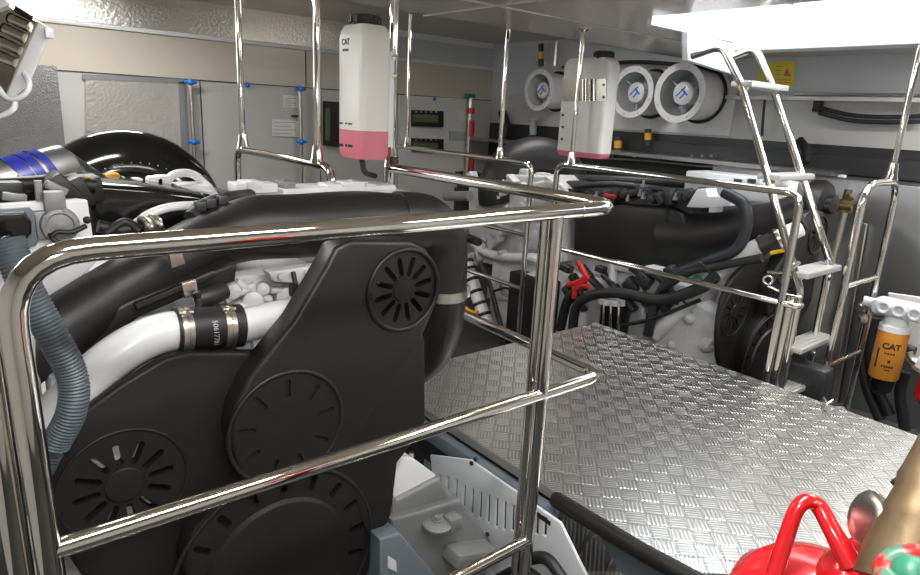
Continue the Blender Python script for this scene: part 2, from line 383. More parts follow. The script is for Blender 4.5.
# ================= LADDER =================
t=thing('ladder','steel ladder with flat grooved treads climbing into the bright hatch','ladder',(3.58,1.4,-.6))
def stile(X,px):
    p=[W(a,c,x=X) for a,c in px]; last=p[-1]; p.append(V((X,last.y-.01,-.6)))
    b=N_(); rail(b,p,.020,.08); obj('stile',b,S,t); return p
pn=stile(3.40,[(692,56),(722,46),(741,84),(800,290)])
pf=stile(3.74,[(726,60),(756,48),(773,87),(830,262)])
def ylad(X,P,z):
    a,c=P[2],P[3]
    if z<c.z: return c.y
    return a.y+(c.y-a.y)*(z-a.z)/(c.z-a.z)
zs=[W(741,84,x=3.4).z,W(768,177,x=3.4).z,W(797,272,x=3.4).z-.01,W(800,350,x=3.42).z,W(790,388,x=3.42).z-.02]
for z in zs:
    y=ylad(3.4,pn,z); b=N_(); box2(b,(3.385,y-.07,z-.014),(3.80,y+.05,z+.014),.003)
    for k in range(6): box2(b,(3.39,y-.064+k*.019,z+.013),(3.795,y-.054+k*.019,z+.017))
    s_=obj('tread',b,'tread_alu',t)
    b=N_(); box2(b,(3.40,y-.03,z-.03),(3.43,y+.02,z-.012)); box2(b,(3.72,y-.03,z-.03),(3.75,y+.02,z-.012)); obj('bracket',b,S,s_)
z=W(790,290,x=3.4).z
b=N_(); ring(b,W(768,280,x=3.36),(1,.3,.1),.022,.007); hose(b,[W(768,272,x=3.36),W(785,272,x=3.36),W(800,262,x=3.38)],.008); hose(b,[W(768,286,x=3.36),W(785,294,x=3.36),W(802,298,x=3.38)],.008); obj('hinge_bracket',b,S,t)
b=N_(); c0=W(688,32,y=2.2); 
prism(b,[W(688,32,y=2.2),W(688,60,y=2.2),W(735,75,y=2.2),W(735,44,y=2.2)],(0,.04,0),.004); tag(obj('ladder_hook_plate',b,'white_paint'),'white plate under the hatch edge where the ladder top hooks on','bracket')
# ================= EXPANSION TANKS =================
def tank(x0,x1,y0,y1,z0,z1,level,capc,label,fl='x'):
    t=thing('coolant_tank',label,'coolant tank',((x0+x1)/2,(y0+y1)/2,z0),'white header tanks on the railing posts')
    H=z1-z0; cx,cy=(x0+x1)/2,(y0+y1)/2; sx,sy=x1-x0,y1-y0
    def body(za,zb,bot,top):
        b=bmesh.new(); lv=[]
        if bot: lv+= [(za,.90),(za+.012,.96),(za+.03,1)]
        else: lv+=[(za,1)]
        if top: lv+=[(zb-.05,1),(zb-.02,.93),(zb,.8)]
        else: lv+=[(zb,1)]
        n=6; R=.028; rings=[]
        for z,s in lv:
            rg=[]
            for qx,qy,a0 in ((1,1,0),(-1,1,90),(-1,-1,180),(1,-1,270)):
                for k in range(n):
                    a=math.radians(a0+90*k/(n-1)); rg.append(b.verts.new((cx+(qx*(sx/2-R)+math.cos(a)*R)*s,cy+(qy*(sy/2-R)+math.sin(a)*R)*s,z)))
            rings.append(rg)
        for a,c in zip(rings,rings[1:]):
            for j in range(len(a)):
                f=b.faces.new((a[j],a[(j+1)%len(a)],c[(j+1)%len(a)],c[j])); f.smooth=True
        b.faces.new(rings[0][::-1]); b.faces.new(rings[-1]); return b
    obj('body',body(z0+level,z1,False,True),'white_plastic',t)
    obj('coolant',body(z0,z0+level,True,False),'pink_coolant',t,'pink coolant showing through the lower tank')
    b=N_(); lathe(b,(capc[0],capc[1],z1-.01),(0,0,1),[(0,.055),(.018,.055),(.02,.062),(.045,.062),(.05,.056),(.05,0)],24)
    for k in range(12):
        a=k*math.pi/6; box(b,(capc[0]+math.cos(a)*.061,capc[1]+math.sin(a)*.061,z1+.02),(.009,.009,.026),.002)
    obj('cap',b,'black_plastic',t)
    return t
a=W(362,90,y=2.33); x1=W(392,90,y=2.33).x; y1=W(337,90,x=a.x).y
z0=W(362,160,x=a.x,).z if False else W(362,160,y=2.33).z; z1=W(362,22,y=2.33).z
t=tank(a.x,x1,2.33,y1,z0,z1,(W(362,131,y=2.33).z-z0),((a.x+x1)/2,(2.33+y1)/2),'white header tank with pink coolant and black cap, nearest to camera')
T1=t
def dash(b,px,py,x,w,h):
    c=W(px,py,x=x); box(b,c,(.002,w,h))
b=N_(); dash(b,345.5,50,a.x-.001,.045,.009)
for k,w_ in ((341,.03),(346,.012),(350,.03)): dash(b,k,123+(k-341)*.1,a.x-.001,w_,.006)
for k,w_ in ((341,.035),(346,.012),(350,.035)): dash(b,k,145+(k-341)*.1,a.x-.001,w_,.011)
obj('level_marks',b,'print_black',t)
for (s,py,px,sz) in (('CAT',42,345.5,.032),):
    text(s,sz,W(px,py,x=a.x-.0015),(0,-1,0) ,(0,0,1),parent=t,bold=.0006)
b=N_(); box2(b,(x1-.004,2.36,z0+.05),(x1+.03,2.375,z1-.09),.003)
obj('mounting_plate',b,'white_paint',t)
for py in (58,76):
    b=N_(); c=W(394,py,y=2.36); lathe(b,c,(0,-1,0),[(0,.012),(.008,.012),(.012,.006),(.012,0)],6,False); obj('bolt',b,'clamp_steel',t)
b=N_(); cyl(b,(1.555,2.37,z0-.02),(1.555,2.37,z0+.01),.02); hose(b,[W(362,160,y=2.4),W(365,172,y=2.45),W(375,176,y=2.5)],.012); obj('outlet',b,'dark_metal',t)
x0=3.36
yA=W(604,110,x=x0).y; yB=W(559,110,x=x0).y; xe=W(617,110,y=yA).x
t=tank(x0,xe,yA,yB,W(604,160,x=x0).z,W(600,57,x=x0).z,.035,((x0+xe)/2,yA+.10),'white header tank with steel mounting bands behind the railing post')
b=N_()
for (u0,u1) in ((562,585),(588,606)):
    q=[W(u0,79,x=x0-.004),W(u1,79,x=x0-.004),W(u1,101,x=x0-.004),W(u0,101,x=x0-.004)]
    prism(b,q,(.004,0,0))
obj('mounting_band',b,'dull_mirror',t)
b=N_()
for u in (583,586,590,594): cyl(b,W(u,101,x=x0-.01),W(u,79,x=x0-.01),.006)
obj('clamp_bar',b,'polished_steel',t)
for (u,v) in ((563,67),(563,115),(563,127),(562,139),(604,85),(604,97)):
    b=N_(); lathe(b,W(u,v,x=x0-.001),(-1,0,0),[(0,.009),(.006,.009),(.008,0)],10); obj('bolt',b,'dark_metal',t)
# ================= FANS =================
def fan(px,py,R,x0,label,n):
    c=W(px,py,x=x0); t=thing('ventilation_fan',label,'fan',(x0,c.y,c.z),'round white wall fans')
    b=N_(); lathe(b,c,(1,0,0),[(0,R*.86),(0,R*1.12),(.022,R*1.12),(.022,R*.98),(5.27-x0,R*.98),(5.27-x0,R*1.2),(5.29-x0,R*1.2),(5.29-x0,R*.93),(.02,R*.9),(0,R*.86)],48); obj('duct',b,'white_paint',t)
    b=N_(); lathe(b,c+V((.05,0,0)),(1,0,0),[(0,0),(0,R*.38),(.01,R*.44),(.12,R*.44),(.12,0)],32); obj('motor_hub',b,'white_paint',t)
    for k in range(3):
        b=N_(); a=k*2.094+.6; d=V((0,math.cos(a),math.sin(a))); cyl(b,c+V((.11,0,0))+d*R*.4,c+V((.11,0,0))+d*R*.95,.012); obj('strut',b,'grey_paint',t)
    for k in range(7):
        b=N_(); a=k*2*math.pi/7; d=V((0,math.cos(a),math.sin(a))); e=V((0,-math.sin(a),math.cos(a)))
        o=c+V((.2,0,0)); prism(b,[o+d*R*.4-e*.03,o+d*R*.88-e*.07+V((.02,0,0)),o+d*R*.88+e*.07+V((.07,0,0)),o+d*R*.4+e*.03+V((.05,0,0))],(.006,0,0)); obj('blade',b,'grey_paint',t)
    for k in range(8):
        b=N_(); a=k*math.pi/4+.3; lathe(b,c+V((.0,math.cos(a)*R*1.0,math.sin(a)*R*1.0)),(-1,0,0),[(0,.009),(.005,.009),(.006,0)],8); obj('bolt',b,'clamp_steel',t)
    b=N_(); ring(b,c+V((5.26-x0,0,0)),(1,0,0),R*1.05,.014); obj('gasket',b,'black_rubber',t)
    b=N_(); RX=Matrix.Rotation(-.75,3,'X')
    for (dy,dz,l) in ((.018,.012,.11),(-.008,.02,.05),(.0,-.022,.06),(-.03,.0,.05)): box(b,c+V((.049,dy,dz)),(.003,l,.013),0,RX if l>.1 or dz<0 else Matrix.Rotation(.6,3,'X'))
    obj('emblem',b,'blue_plastic',t,'small blue emblem on the hub')
    return t
fan(538.5,90,.185,4.98,'round white wall fan left of the banded header tank',0)
fan(632,92,.20,4.95,'middle round white wall fan, partly behind the header tank',1)
fan(679,93,.215,4.92,'rightmost round white wall fan beside the ladder top',2)
for (a,c,l) in ((562,600,'short white fan mounting plate left of the header tank'),(613,731,'long white fan mounting plate with bolts behind the two right fans')):
    b=N_(); y0=W(c,130,x=5.28).y; y1=W(a,130,x=5.28).y
    box2(b,(5.272,y0,W((a+c)/2,132.5,x=5.28).z),(5.287,y1,1.60),.004)
    for k in range(7): 
        yy=y0+.05+(y1-y0-.1)*k/6; lathe(b,(5.272,yy,1.235),(-1,0,0),[(0,.012),(.006,.012),(.007,0)],8)
    tag(obj('fan_mounting_plate',b,'white_paint'),l,'mounting plate')
b=N_(); hose(b,[W(600,64,x=5.2),W(640,62,x=5.15),W(690,66,x=5.15),W(722,72,x=5.2)],.018); tag(obj('fan_cable',b,'black_rubber'),'black cable running over the tops of the white wall fans','cable')
b=N_(); cyl(b,W(541,66,x=5.2),W(541,44,x=5.2),.03); o=obj('cable_gland',b,'dark_metal'); tag(o,'black pipe stub with yellow band above the leftmost fan','pipe')
b=N_(); cyl(b,W(541,59,x=5.2),W(541,52,x=5.2),.033); q=obj('band',b,'yellow_paint'); q.data.transform(Matrix.Translation(-o.location)); q.parent=o
b=N_(); cyl(b,W(555,66,x=5.2),W(557,42,x=5.2),.026); tag(obj('pipe_stub',b,'clamp_steel'),'grey metal pipe stub above and between leftmost fan and header tank','pipe')
b=N_(); cyl(b,W(533,120,x=5.2),W(533,135,x=5.2),.04); tag(obj('pipe_socket',b,'grey_paint'),'grey pipe below the leftmost wall fan','pipe')
for (px,py,r,l) in ((589,145,.035,'short yellow-banded fitting under the header tank right side'),(648,137,.03,'short yellow-banded fitting below the fan mounting plate')):
    b=N_(); cyl(b,W(px,py+8,x=5.2),W(px,py-8,x=5.2),r); o=tag(obj('pipe_fitting',b,'dark_metal'),l,'pipe fitting')
    b=N_(); cyl(b,W(px,py+3,x=5.2),W(px,py-4,x=5.2),r*1.1); q=obj('band',b,'yellow_paint'); q.data.transform(Matrix.Translation(-o.location)); q.parent=o
for o in [q for q in bpy.data.objects if q.name.startswith('pipe_fitting') and 'header tank' in q['label']]:
    v=W(618,145,x=5.2)-W(589,145,x=5.2); o.location+=v; o['label']='yellow-banded fitting on the dark beam just right of the header tank'
# brackets & pipes on far wall, right of fans
t=thing('warning_sign','yellow warning sign with a red symbol on the wall behind the ladder','sign',W(778,88,x=5.28))
b=N_(); q=[W(758,64,x=5.285),W(795,60,x=5.285),W(794,87,x=5.285),W(758,85,x=5.285)]; prism(b,q,(.006,0,0)); obj('board',b,'sign_yellow',t)
b=N_(); q=[W(783,76,x=5.283),W(787,68,x=5.283),W(791,76,x=5.283)]; prism(b,q,(.002,0,0)); obj('symbol',b,'sign_red',t)
b=N_()
for k,(u0,u1,v) in enumerate(((776,783,66),(776,781,70),(777,791,79.5),(777,791,82.5),(776,781,74))):
    q=[W(u0,v,x=5.283),W(u1,v,x=5.283),W(u1,v+.8,x=5.283),W(u0,v+.8,x=5.283)]; prism(b,q,(.002,0,0))
obj('print',b,'sign_red',t)
b=N_(); box2(b,(5.16,-1.3,1.475),(5.29,2.93,1.485)); box2(b,(5.155,-1.3,1.475),(5.16,2.93,1.50)); tag(obj('cable_tray',b,'white_panel'),'long thin grey shelf strip along the far wall behind the ladder','cable tray')
b=N_(); cyl(b,(5.2,-1.3,1.52),(5.2,2.4,1.52),.012); tag(obj('conduit',b,'clamp_steel'),'thin steel pipe lying along the wall strip right of the ladder','pipe')
for u in (803,873,890,905,812): 
    b=N_(); c=W(u,98,x=5.165); box(b,c,(.02,.03,.02),.003); tag(obj('strip_clip',b,'clamp_steel'),'small metal clip under the long wall strip right of the ladder','clip','clips under the wall strip')
for l,dz in (('upper grey hose clipped to the wall right of the ladder',0),('lower grey hose clipped to the wall right of the ladder',-.035)):
    b=N_(); hose(b,[W(820,108,x=5.24)+V((0,0,dz)),W(850,115,x=5.22)+V((0,0,dz)),W(885,117,x=5.22)+V((0,0,dz)),W(925,116,x=5.22)+V((0,0,dz))],.016); tag(obj('wall_hose',b,'dark_hose'),l,'hose')
b=N_(); box(b,W(818,106,x=5.24),(.06,.06,.09),.01); tag(obj('hose_socket',b,'black_plastic'),'black socket where the two wall hoses end','socket')
b=N_(); hose(b,[W(765,97,x=5.2),W(763,120,x=5.2),W(762,136,x=5.2)],.01); tag(obj('hanging_cable',b,'black_rubber'),'black cable hanging under the wall strip between the ladder stiles','cable')
b=N_(); hose(b,[W(800,140,x=5.2),W(806,150,x=5.15),W(805,163,x=5.1)],.03); tag(obj('bent_hose',b,'black_rubber'),'short black bent hose behind the ladder above the dark beam','hose')
for i,u in enumerate((612,634,654,662,692,702,711)):
    b=N_(); z=.97; c=W(u,157,x=5.15); lathe(b,c,(0,0,1),[(0,.014),(.02,.014),(.024,0)],8); tag(obj('bolt',b,'clamp_steel'),'small steel bolt in the row along the dark ledge below the fans','bolt','bolts on the dark ledge')
b=N_(); hose(b,[W(600,158,x=5.1),W(650,161,x=5.1),W(700,166,x=5.1),W(718,166,x=5.1)],.01); tag(obj('ledge_pipe',b,'clamp_steel'),'thin pipe running along the dark ledge below the bolts','pipe')
b=N_(); 
y0=W(748,170,x=5.0).y; box2(b,(4.9,1.9,.955),(5.2,5.9,.985)); tag(obj('ledge_plate',b,'brushed_steel'),'brushed steel ledge plate along the far wall behind the far engine','ledge')
# ================= LEFT WALL THINGS =================
WY=5.99
def plate(b,pts,y=WY,th=.012): prism(b,[W(u,v,y=y) for u,v in pts],(0,-th,0))
t=thing('foil_panel','silver foil insulation panel in a metal frame on the left wall','panel',W(135,150,y=WY))
b=N_(); plate(b,[(85,77),(180,82),(186,230),(85,230)]); obj('foil',b,'foil_panel',t)
b=N_(); plate(b,[(82,74),(183,79),(184,84),(82,79)],th=.02); plate(b,[(178,82),(184,82),(192,230),(184,230)],th=.02); obj('frame',b,'grey_cast',t)
def vpipe(u,v0,v1,blues,label,r=.018):
    t=thing('wall_pipe',label,'pipe',W(u,v1,y=5.93),None)
    a,c=W(u,v0,y=5.93),W(u,v1,y=5.93); b=N_(); cyl(b,(a.x,5.93,a.z),(a.x,5.93,-.2),r); obj('pipe',b,'clamp_steel',t)
    for v in blues:
        z=W(u,v,y=5.9).z; b=N_(); sphere(b,(a.x,5.91,z),.028); cyl(b,(a.x-.05,5.91,z),(a.x+.05,5.91,z),.014); obj('blue_cap',b,'blue_plastic',t)
vpipe(190,82,150,(82,142),'thin steel pipe with blue caps right of the foil panel')
vpipe(300,88,170,(89,142),'thin steel pipe with blue caps between the two middle railing posts')
for u,v,l in ((247,85,'blue cap on the wall behind the leftmost ceiling post'),(434,99,'blue cap on the wall above the upper black display'),(466,145,'blue cap on the wall left of the lower red hose')):
    b=N_(); sphere(b,W(u,v,y=5.97),.025); tag(obj('plastic_plug',b,'blue_plastic'),l,'plug')
for pts,l,mm in (([(283,95),(299,96),(299,108),(283,107)],'upper small paper notice taped on the left wall','paper'),([(272,119),(299,121),(299,137),(272,136)],'lower larger paper notice taped on the left wall','paper')):
    t=thing('paper_notice',l,'notice',W(*pts[2],y=WY)); b=N_(); plate(b,pts,th=.004); obj('sheet',b,'paper',t)
    b=N_(); (ua,va),(ub,vb)=pts[0],pts[2]
    for k in range(4):
        v=va+3+k*(vb-va-5)/3.5; plate(b,[(ua+2,v),(ub-3-(k%2)*5,v+.3),(ub-3-(k%2)*5,v+1),(ua+2,v+.7)],y=WY-.005,th=.001)
    obj('print',b,'grey_paint',t)
b=N_(); plate(b,[(291,115),(299,115.3),(299,117),(291,116.7)],th=.006); tag(obj('name_plate',b,'dark_metal'),'tiny dark name plate between the two paper notices','plate')
t=thing('display_cabinet','narrow black-framed cabinet window beside the middle railing post','cabinet',W(331,147,y=WY))
b=N_(); plate(b,[(323,101),(337,102),(337,147),(323,145)],th=.06); obj('frame',b,'black_plastic',t)
b=N_(); plate(b,[(325,108),(330,108),(330,141),(325,140)],y=WY-.061,th=.003); obj('glass',b,'display_green',t)
b=N_(); plate(b,[(398,95),(470,99),(470,230),(398,230)],th=.03); tag(obj('panel_board',b,'white_panel'),'pale switchboard panel behind the two black displays','panel')
for (a0,c0,a1,c1,l) in ((411,110,441,127,'upper black display module on the pale panel'),(411,138,441,152,'lower black display module on the pale panel')):
    t=thing('display_module',l,'display',W(a0,c1,y=5.95),'black display modules'); b=N_(); plate(b,[(a0,c0),(a1,c0+1),(a1,c1),(a0,c1-1)],y=5.96,th=.05); obj('housing',b,'black_plastic',t)
    b=N_(); plate(b,[(a0+2,c0+4),(a1-3,c0+5),(a1-3,c1-4),(a0+2,c1-5)],y=5.909,th=.003); obj('screen',b,'display_green',t)
    b=N_()
    for k in range(5): plate(b,[(a0+4+k*5,c0+1.2),(a0+6+k*5,c0+1.3),(a0+6+k*5,c0+2.6),(a0+4+k*5,c0+2.5)],y=5.909,th=.004)
    obj('button',b,'yellow_paint' if a0<0 else 'clamp_steel',t)
for pts,l,mm in (([(449,131),(466,132),(466,141),(449,140)],'grey rectangular plate on the panel right of the displays','grey_paint'),([(457,111),(466,111),(466,121),(457,121)],'white label on the panel left of the red hose','paper')):
    b=N_(); plate(b,pts,y=5.958,th=.01); tag(obj('wall_plate',b,mm),l,'plate')
b=N_(); plate(b,[(496,99),(500,99),(500,180),(494,180)],th=.03); tag(obj('corner_strip',b,'clamp_steel'),'vertical grey strip beside the room corner on the left wall','strip')
t=thing('wall_pipe','vertical grey pipe with red collars and green valve right of the displays','pipe',W(471,180,y=5.9))
a,c=W(471,97,y=5.9),W(471,180,y=5.9); b=N_(); cyl(b,(a.x,5.9,c.z-.5),(a.x,5.9,a.z),.03); obj('pipe',b,'clamp_steel',t)
for v0,v1 in ((108,114),(120,136),(152,170)):
    a,c=W(471,v0,y=5.9),W(471,v1,y=5.9); b=N_(); cyl(b,(a.x,5.9,c.z),(a.x,5.9,a.z),.045); obj('red_collar',b,'red_plastic',t)
b=N_(); box(b,W(470,96,y=5.9),(.12,.06,.05),.01); obj('valve_handle',b,'green_paint',t)
b=N_(); hose(b,[W(502,112,y=5.7),W(506,125,y=5.6),W(503,140,y=5.6)],.05); tag(obj('corner_hose',b,'black_rubber'),'black bent hose in the corner right of the second railing post','hose')
# flood light top-left
t=thing('flood_light','chrome slotted lamp with white rim and looped white cable, top left','lamp',W(20,45,D=1.3))
c=W(12,45,D=1.35)
def L(px,py,d=0): return W(px,py,D=1.3+d)
fn=(W(12,45,D=1.3)-EYE).normalized()
b=N_(); prism(b,[L(-30,-12),L(6,5),L(38,22),L(22,58),L(8,95),L(-30,110)],fn*.13,.008); obj('housing',b,'polished_steel',t)
b=N_(); prism(b,[L(38,21,-.01),L(52,29,-.01),L(30,84,-.01),L(12,100,-.01),L(5,96,-.01)],fn*.15,.006); obj('rim',b,'white_paint',t,'white painted rim')
b=N_(); prism(b,[L(-5,1,-.006),L(4,-2,-.006),L(10,4,-.006),L(-2,10,-.006)],fn*.05,.003); obj('bracket',b,'white_paint',t)
b=N_(); prism(b,[L(15,5,-.004),L(33,16,-.004),L(32,20,-.004),L(14,10,-.004)],fn*.1,.003); obj('seal',b,'black_plastic',t)
for i,(x0_,y0_,x1_,y1_) in enumerate(((10,18,31,28),(4,28,26,39),(0,41,22,52),(-2,55,17,64))):
    b=N_(); p,q=L(x0_,y0_,.004),L(x1_,y1_,.004); sweep(b,[p,p.lerp(q,.5),q],.0115,14); vs_=obj('vent_slot',b,'black_gloss',t)
    b=N_(); p,q=L(x0_+1,y0_+1,-.001),L(x1_-1,y1_-1,-.001); sweep(b,[p,p.lerp(q,.5),q],.009,14); obj('louvre',b,'clamp_steel',vs_)
b=N_(); hose(b,[L(-6,82,-.03),L(6,97,-.03),L(18,98,-.03),L(27,92,-.03),L(29,82,-.03),L(24,73,-.02)],.0055); obj('cable',b,'white_paint',t)
b=N_(); hose(b,[L(-6,118,-.03),L(6,114,-.03),L(14,108,-.03),L(15,99,-.02)],.0055); obj('cable',b,'white_paint',t)
b=N_(); box(b,L(49,33,-.015),(.015,.015,.02),.002); obj('clip',b,'white_paint',t)
# ================= NEAR ENGINE =================
E1=thing('marine_engine','near white diesel engine with black belt guard behind the thick front railing','engine',(.75,2.6,-.6),'white marine diesel engines')
def capsule(b,c,d,nrm,r0,r1,w,dep):
    d=V(d).normalized(); e=V(nrm).cross(d).normalized(); N=V(nrm)*dep; pts=[]
    for k in range(7):
        a=-math.pi/2+math.pi*k/6; pts.append(c+d*(r1-w)+d*math.cos(a)*w+e*math.sin(a)*w)
    for k in range(7):
        a=math.pi/2+math.pi*k/6; pts.append(c+d*(r0+w)+d*math.cos(a)*w+e*math.sin(a)*w)
    prism(b,[p-N for p in pts],N*2)
def guard(E,o,s,full=True):
    # o: offset of the engine, builds the two layered belt guard
    O=V(o)
    def P(pts,y): return [W(u,v,y=y)*1 for u,v in pts]
    def T(l): return [p+O for p in l]
    yb,yf=1.53,1.46
    back=P([(50,470),(57,443),(78,415),(120,385),(165,358),(188,352),(235,352),(300,352),(300,620),(140,625),(92,592),(62,548),(50,510)],yb)
    b=N_(); prism(b,back,(0,.035,0),.012)
    cut=N_(); cg=W(125,485,y=yb)
    for k in range(12):
        a=k*math.pi/6+.1; capsule(cut,cg,(math.cos(a),0,math.sin(a)),(0,1,0),.052,.112,.0085,.2)
    b=boolean_cut(b,cut); bmesh.ops.translate(b,vec=O,verts=b.verts)
    g=obj('belt_guard',b,'black_plastic',E)
    b=N_(); ring(b,W(125,485,y=yb-.001)+O,(0,1,0),.142,.004,48,8); obj('grille_rim',b,'black_plastic',g)
    b=N_(); lathe(b,W(125,485,y=yb-.001)+O,(0,-1,0),[(0,.045),(.004,.042),(.006,.03),(.006,0)],32); obj('grille_hub',b,'black_plastic',g)
    front=P([(327,266),(336,248),(352,240),(412,241),(428,250),(437,268),(439,290),(434,312),(424,335),(425,422),(411,444),(397,462),(393,500),(392,516),(377,552),(362,590),(345,640),(215,640),(190,600),(184,560),(196,528),(222,505),(244,482),(234,460),(230,435),(235,408),(249,378),(295,320)],yf)
    b=N_(); prism(b,front,(0,.085,0),.014)
    cu=W(404,290,y=yf); cm=W(288,428,y=yf); cl=W(280,566,y=yf)
    cut=N_()
    for k in range(12):
        a=k*math.pi/6+.2; capsule(cut,cu,(math.cos(a),0,math.sin(a)),(0,1,0),.040,.098,.008,.4)
    for k in range(18):
        a=k*math.pi/9+.1; capsule(cut,cl,(math.cos(a),0,math.sin(a)),(0,1,0),.222,.272,.010,.02)
    for k in range(9):
        a=k*2*math.pi/9+.15; capsule(cut,cm,(math.cos(a),0,math.sin(a)),(0,1,0),.088,.138,.007,.008)
    # shallow round recess of the middle and lower discs is given by raised rims below
    b=boolean_cut(b,cut); bmesh.ops.translate(b,vec=O,verts=b.verts)
    g2=obj('belt_guard_cover',b,'black_plastic',E)
    b=N_(); ring(b,cu+O+V((0,-.002,0)),(0,1,0),.118,.007,56,10); obj('rim',b,'black_plastic',g2)
    b=N_(); lathe(b,cu+O,(0,-1,0),[(0,.036),(.004,.034),(.005,.02),(.005,0)],32); obj('hub',b,'black_plastic',g2)
    b=N_(); ring(b,cm+O,(0,1,0),.158,.006,64,10); obj('rim',b,'black_plastic',g2)
    b=N_(); lathe(b,cl+O,(0,-1,0),[(0,.205),(.012,.198),(.014,.19),(.014,0)],56); obj('hub',b,'black_plastic',g2)
    b=N_(); ring(b,cl+O,(0,1,0),.29,.006,72,10); obj('rim',b,'black_plastic',g2)
    # crease: raised facet to the right of the middle disc
    b=N_(); f=P([(344,447),(424,336),(424,421),(410,444),(396,462),(391,505),(374,550),(362,520)],yf-.0)
    q=[p+O for p in f]; vs=[b.verts.new(p) for p in q]; top=[b.verts.new(p+V((0,-.004,0))) for p in [q[0]+V((.02,0,-.02)),q[1]+V((-.003,0,-.025))]+q[2:]]
    n=len(q); b.faces.new(top)
    for j in range(n): b.faces.new((vs[j],vs[(j+1)%n],top[(j+1)%n],top[j]))
    obj('facet',b,'black_plastic',g2)
    return g2
guard(E1,(0,0,0),1)
# block and castings
b=N_(); box2(b,(.12,1.66,-.5),(1.08,3.7,.42),.04); box2(b,(.28,1.62,.35),(1.0,3.6,.66),.05); obj('block',b,'white_cast',E1)
b=N_(); box2(b,(.16,1.575,.27),(.36,1.64,.50),.015); obj('pump_casting',b,'white_paint',E1)
for (x,z,w) in ((.2,.57,.12),(.42,.45,.1),(.3,.19,.1)):
    b=N_(); box(b,(x,1.64,z),(w,.08,w),.02); obj('front_casting',b,'white_cast',E1)
# castings seen between manifold and guard (px 215-320, y 268-320)
b=N_(); y=1.8
prism(b,[W(212,292,y=y),W(240,276,y=y),(W(322,270,y=y)),W(330,330,y=y),W(220,330,y=y)],(0,.2,0),.01)
prism(b,[W(268,272,y=1.72),W(318,266,y=1.72),W(322,278,y=1.72),W(300,284,y=1.72),W(274,282,y=1.72)],(0,.05,0),.006)
for (u,v,r) in ((232,290,.022),(252,300,.028),(262,288,.018),(285,296,.03),(300,300,.022),(240,308,.02)): lathe(b,W(u,v,y=1.8),(-.3,-1,.2),[(0,r*1.3),(.03,r*1.2),(.05,r),(.055,r*.5),(.055,0)],18)
for (p,q) in (((236,282),(270,300)),((225,300),(255,285)),((270,290),(310,290)),((245,306),(300,306))): sweep(b,[W(*p,y=1.77),W(*q,y=1.77)],.012,10)
for (u,v) in ((280,276),(292,274),(306,272)): lathe(b,W(u,v,y=1.715),(0,-1,0),[(0,.009),(.008,.008),(.009,0)],6,False)
obj('head_casting',b,'white_cast',E1)
# white cast pieces seen behind the coolant pipe on the left
b=N_()
prism(b,[W(90,415,y=1.78),W(140,330,y=1.78),W(185,318,y=1.78),W(190,365,y=1.78),W(140,400,y=1.78)],(0,.2,0),.015)
for (u,v,r) in ((103,345,.03),(150,375,.035),(130,385,.03),(100,356,.02)): lathe(b,W(u,v,y=1.76),(0,-1,0),[(0,r),(.02,r),(.025,r*.7),(.025,0)],16)
obj('side_casting',b,'white_cast',E1)
b=N_(); box(b,W(8,360,y=1.7),(.1,.2,.2),.02); box(b,W(10,470,y=1.65),(.14,.2,.3),.03); box(b,W(70,560,y=1.7),(.25,.2,.15),.03);hose(b,[W(-20,380,y=1.6),W(8,400,y=1.6),W(12,450,y=1.6),W(-10,520,y=1.6)],.05)
obj('side_casting',b,'white_cast',E1)
# coolant pipe
y=1.60
b=N_(); sweep(b,spline([W(-5,520,y=y),W(25,455,y=y),W(62,408,y=y),W(108,362,y=y),W(150,337,y=y),W(190,328,y=y)]),.050,24); obj('coolant_pipe',b,'white_paint',E1)
b=N_(); p0,p1=W(232,328,y=y),W(330,305,y=1.62); sweep(b,[p0,p1,p1+(p1-p0)*.5],.046,24); sweep(b,[W(250,345,y=1.62),W(285,338,y=1.62),W(305,352,y=1.62)],[.03,.03,.02],14); obj('coolant_pipe',b,'white_paint',E1)
a,c=W(174,331,y=y),W(240,325,y=y); d=(c-a).normalized()
b=N_(); lathe(b,a,d,[(0,.050),(0,.056),((c-a).length,.056),((c-a).length,.05)],36); cp=obj('hose_coupling',b,'black_rubber',E1,'black rubber coupling with white number')
for u,v in ((184,331),(226,327)):
    q=W(u,v,y=y); b=N_()
    lathe(b,q-d*.016,d,[(0,.0565),(0,.0605),(.008,.0615),(.0085,.059),(.014,.059),(.0145,.0615),(.026,.0605),(.026,.0565)],36)
    w=Z_.cross(d).normalized(); n_=d.cross(w)
    for sgn in (1,-1):
        cc=q+V((0,-.03,0))*1+V((0,0,sgn*.057)); cyl(b,cc-Y_*.012+V((0,0,0)),cc+Y_*.012,.007,8); cyl(b,cc-d*.016,cc+d*.016,.0055,8)
    obj('clamp',b,'clamp_steel',cp)
t_=W(209,329,y=y)+V((0,-.0573,0)); text('50617781',.018,t_,(0,0,-1),d,m='print_white',parent=cp,wrap=None,bold=.0003)
o=[c_ for c_ in cp.children if c_.name.startswith('lettering')][0]
# wrap the number round the coupling
ax0=V(a)-V(cp['_o'])
for v in o.data.vertices:
    h=(v.co-ax0).dot(d); rad=v.co-ax0-d*h; ang=(v.co.z-(t_.z-cp['_o'][2]))/.057
    base=V((0,-1,0)); base=(base-d*base.dot(d)).normalized(); up=d.cross(base); up=up if up.z>0 else -up
    v.co=ax0+d*h+(base*math.cos(ang)+up*math.sin(ang))*(.0572)
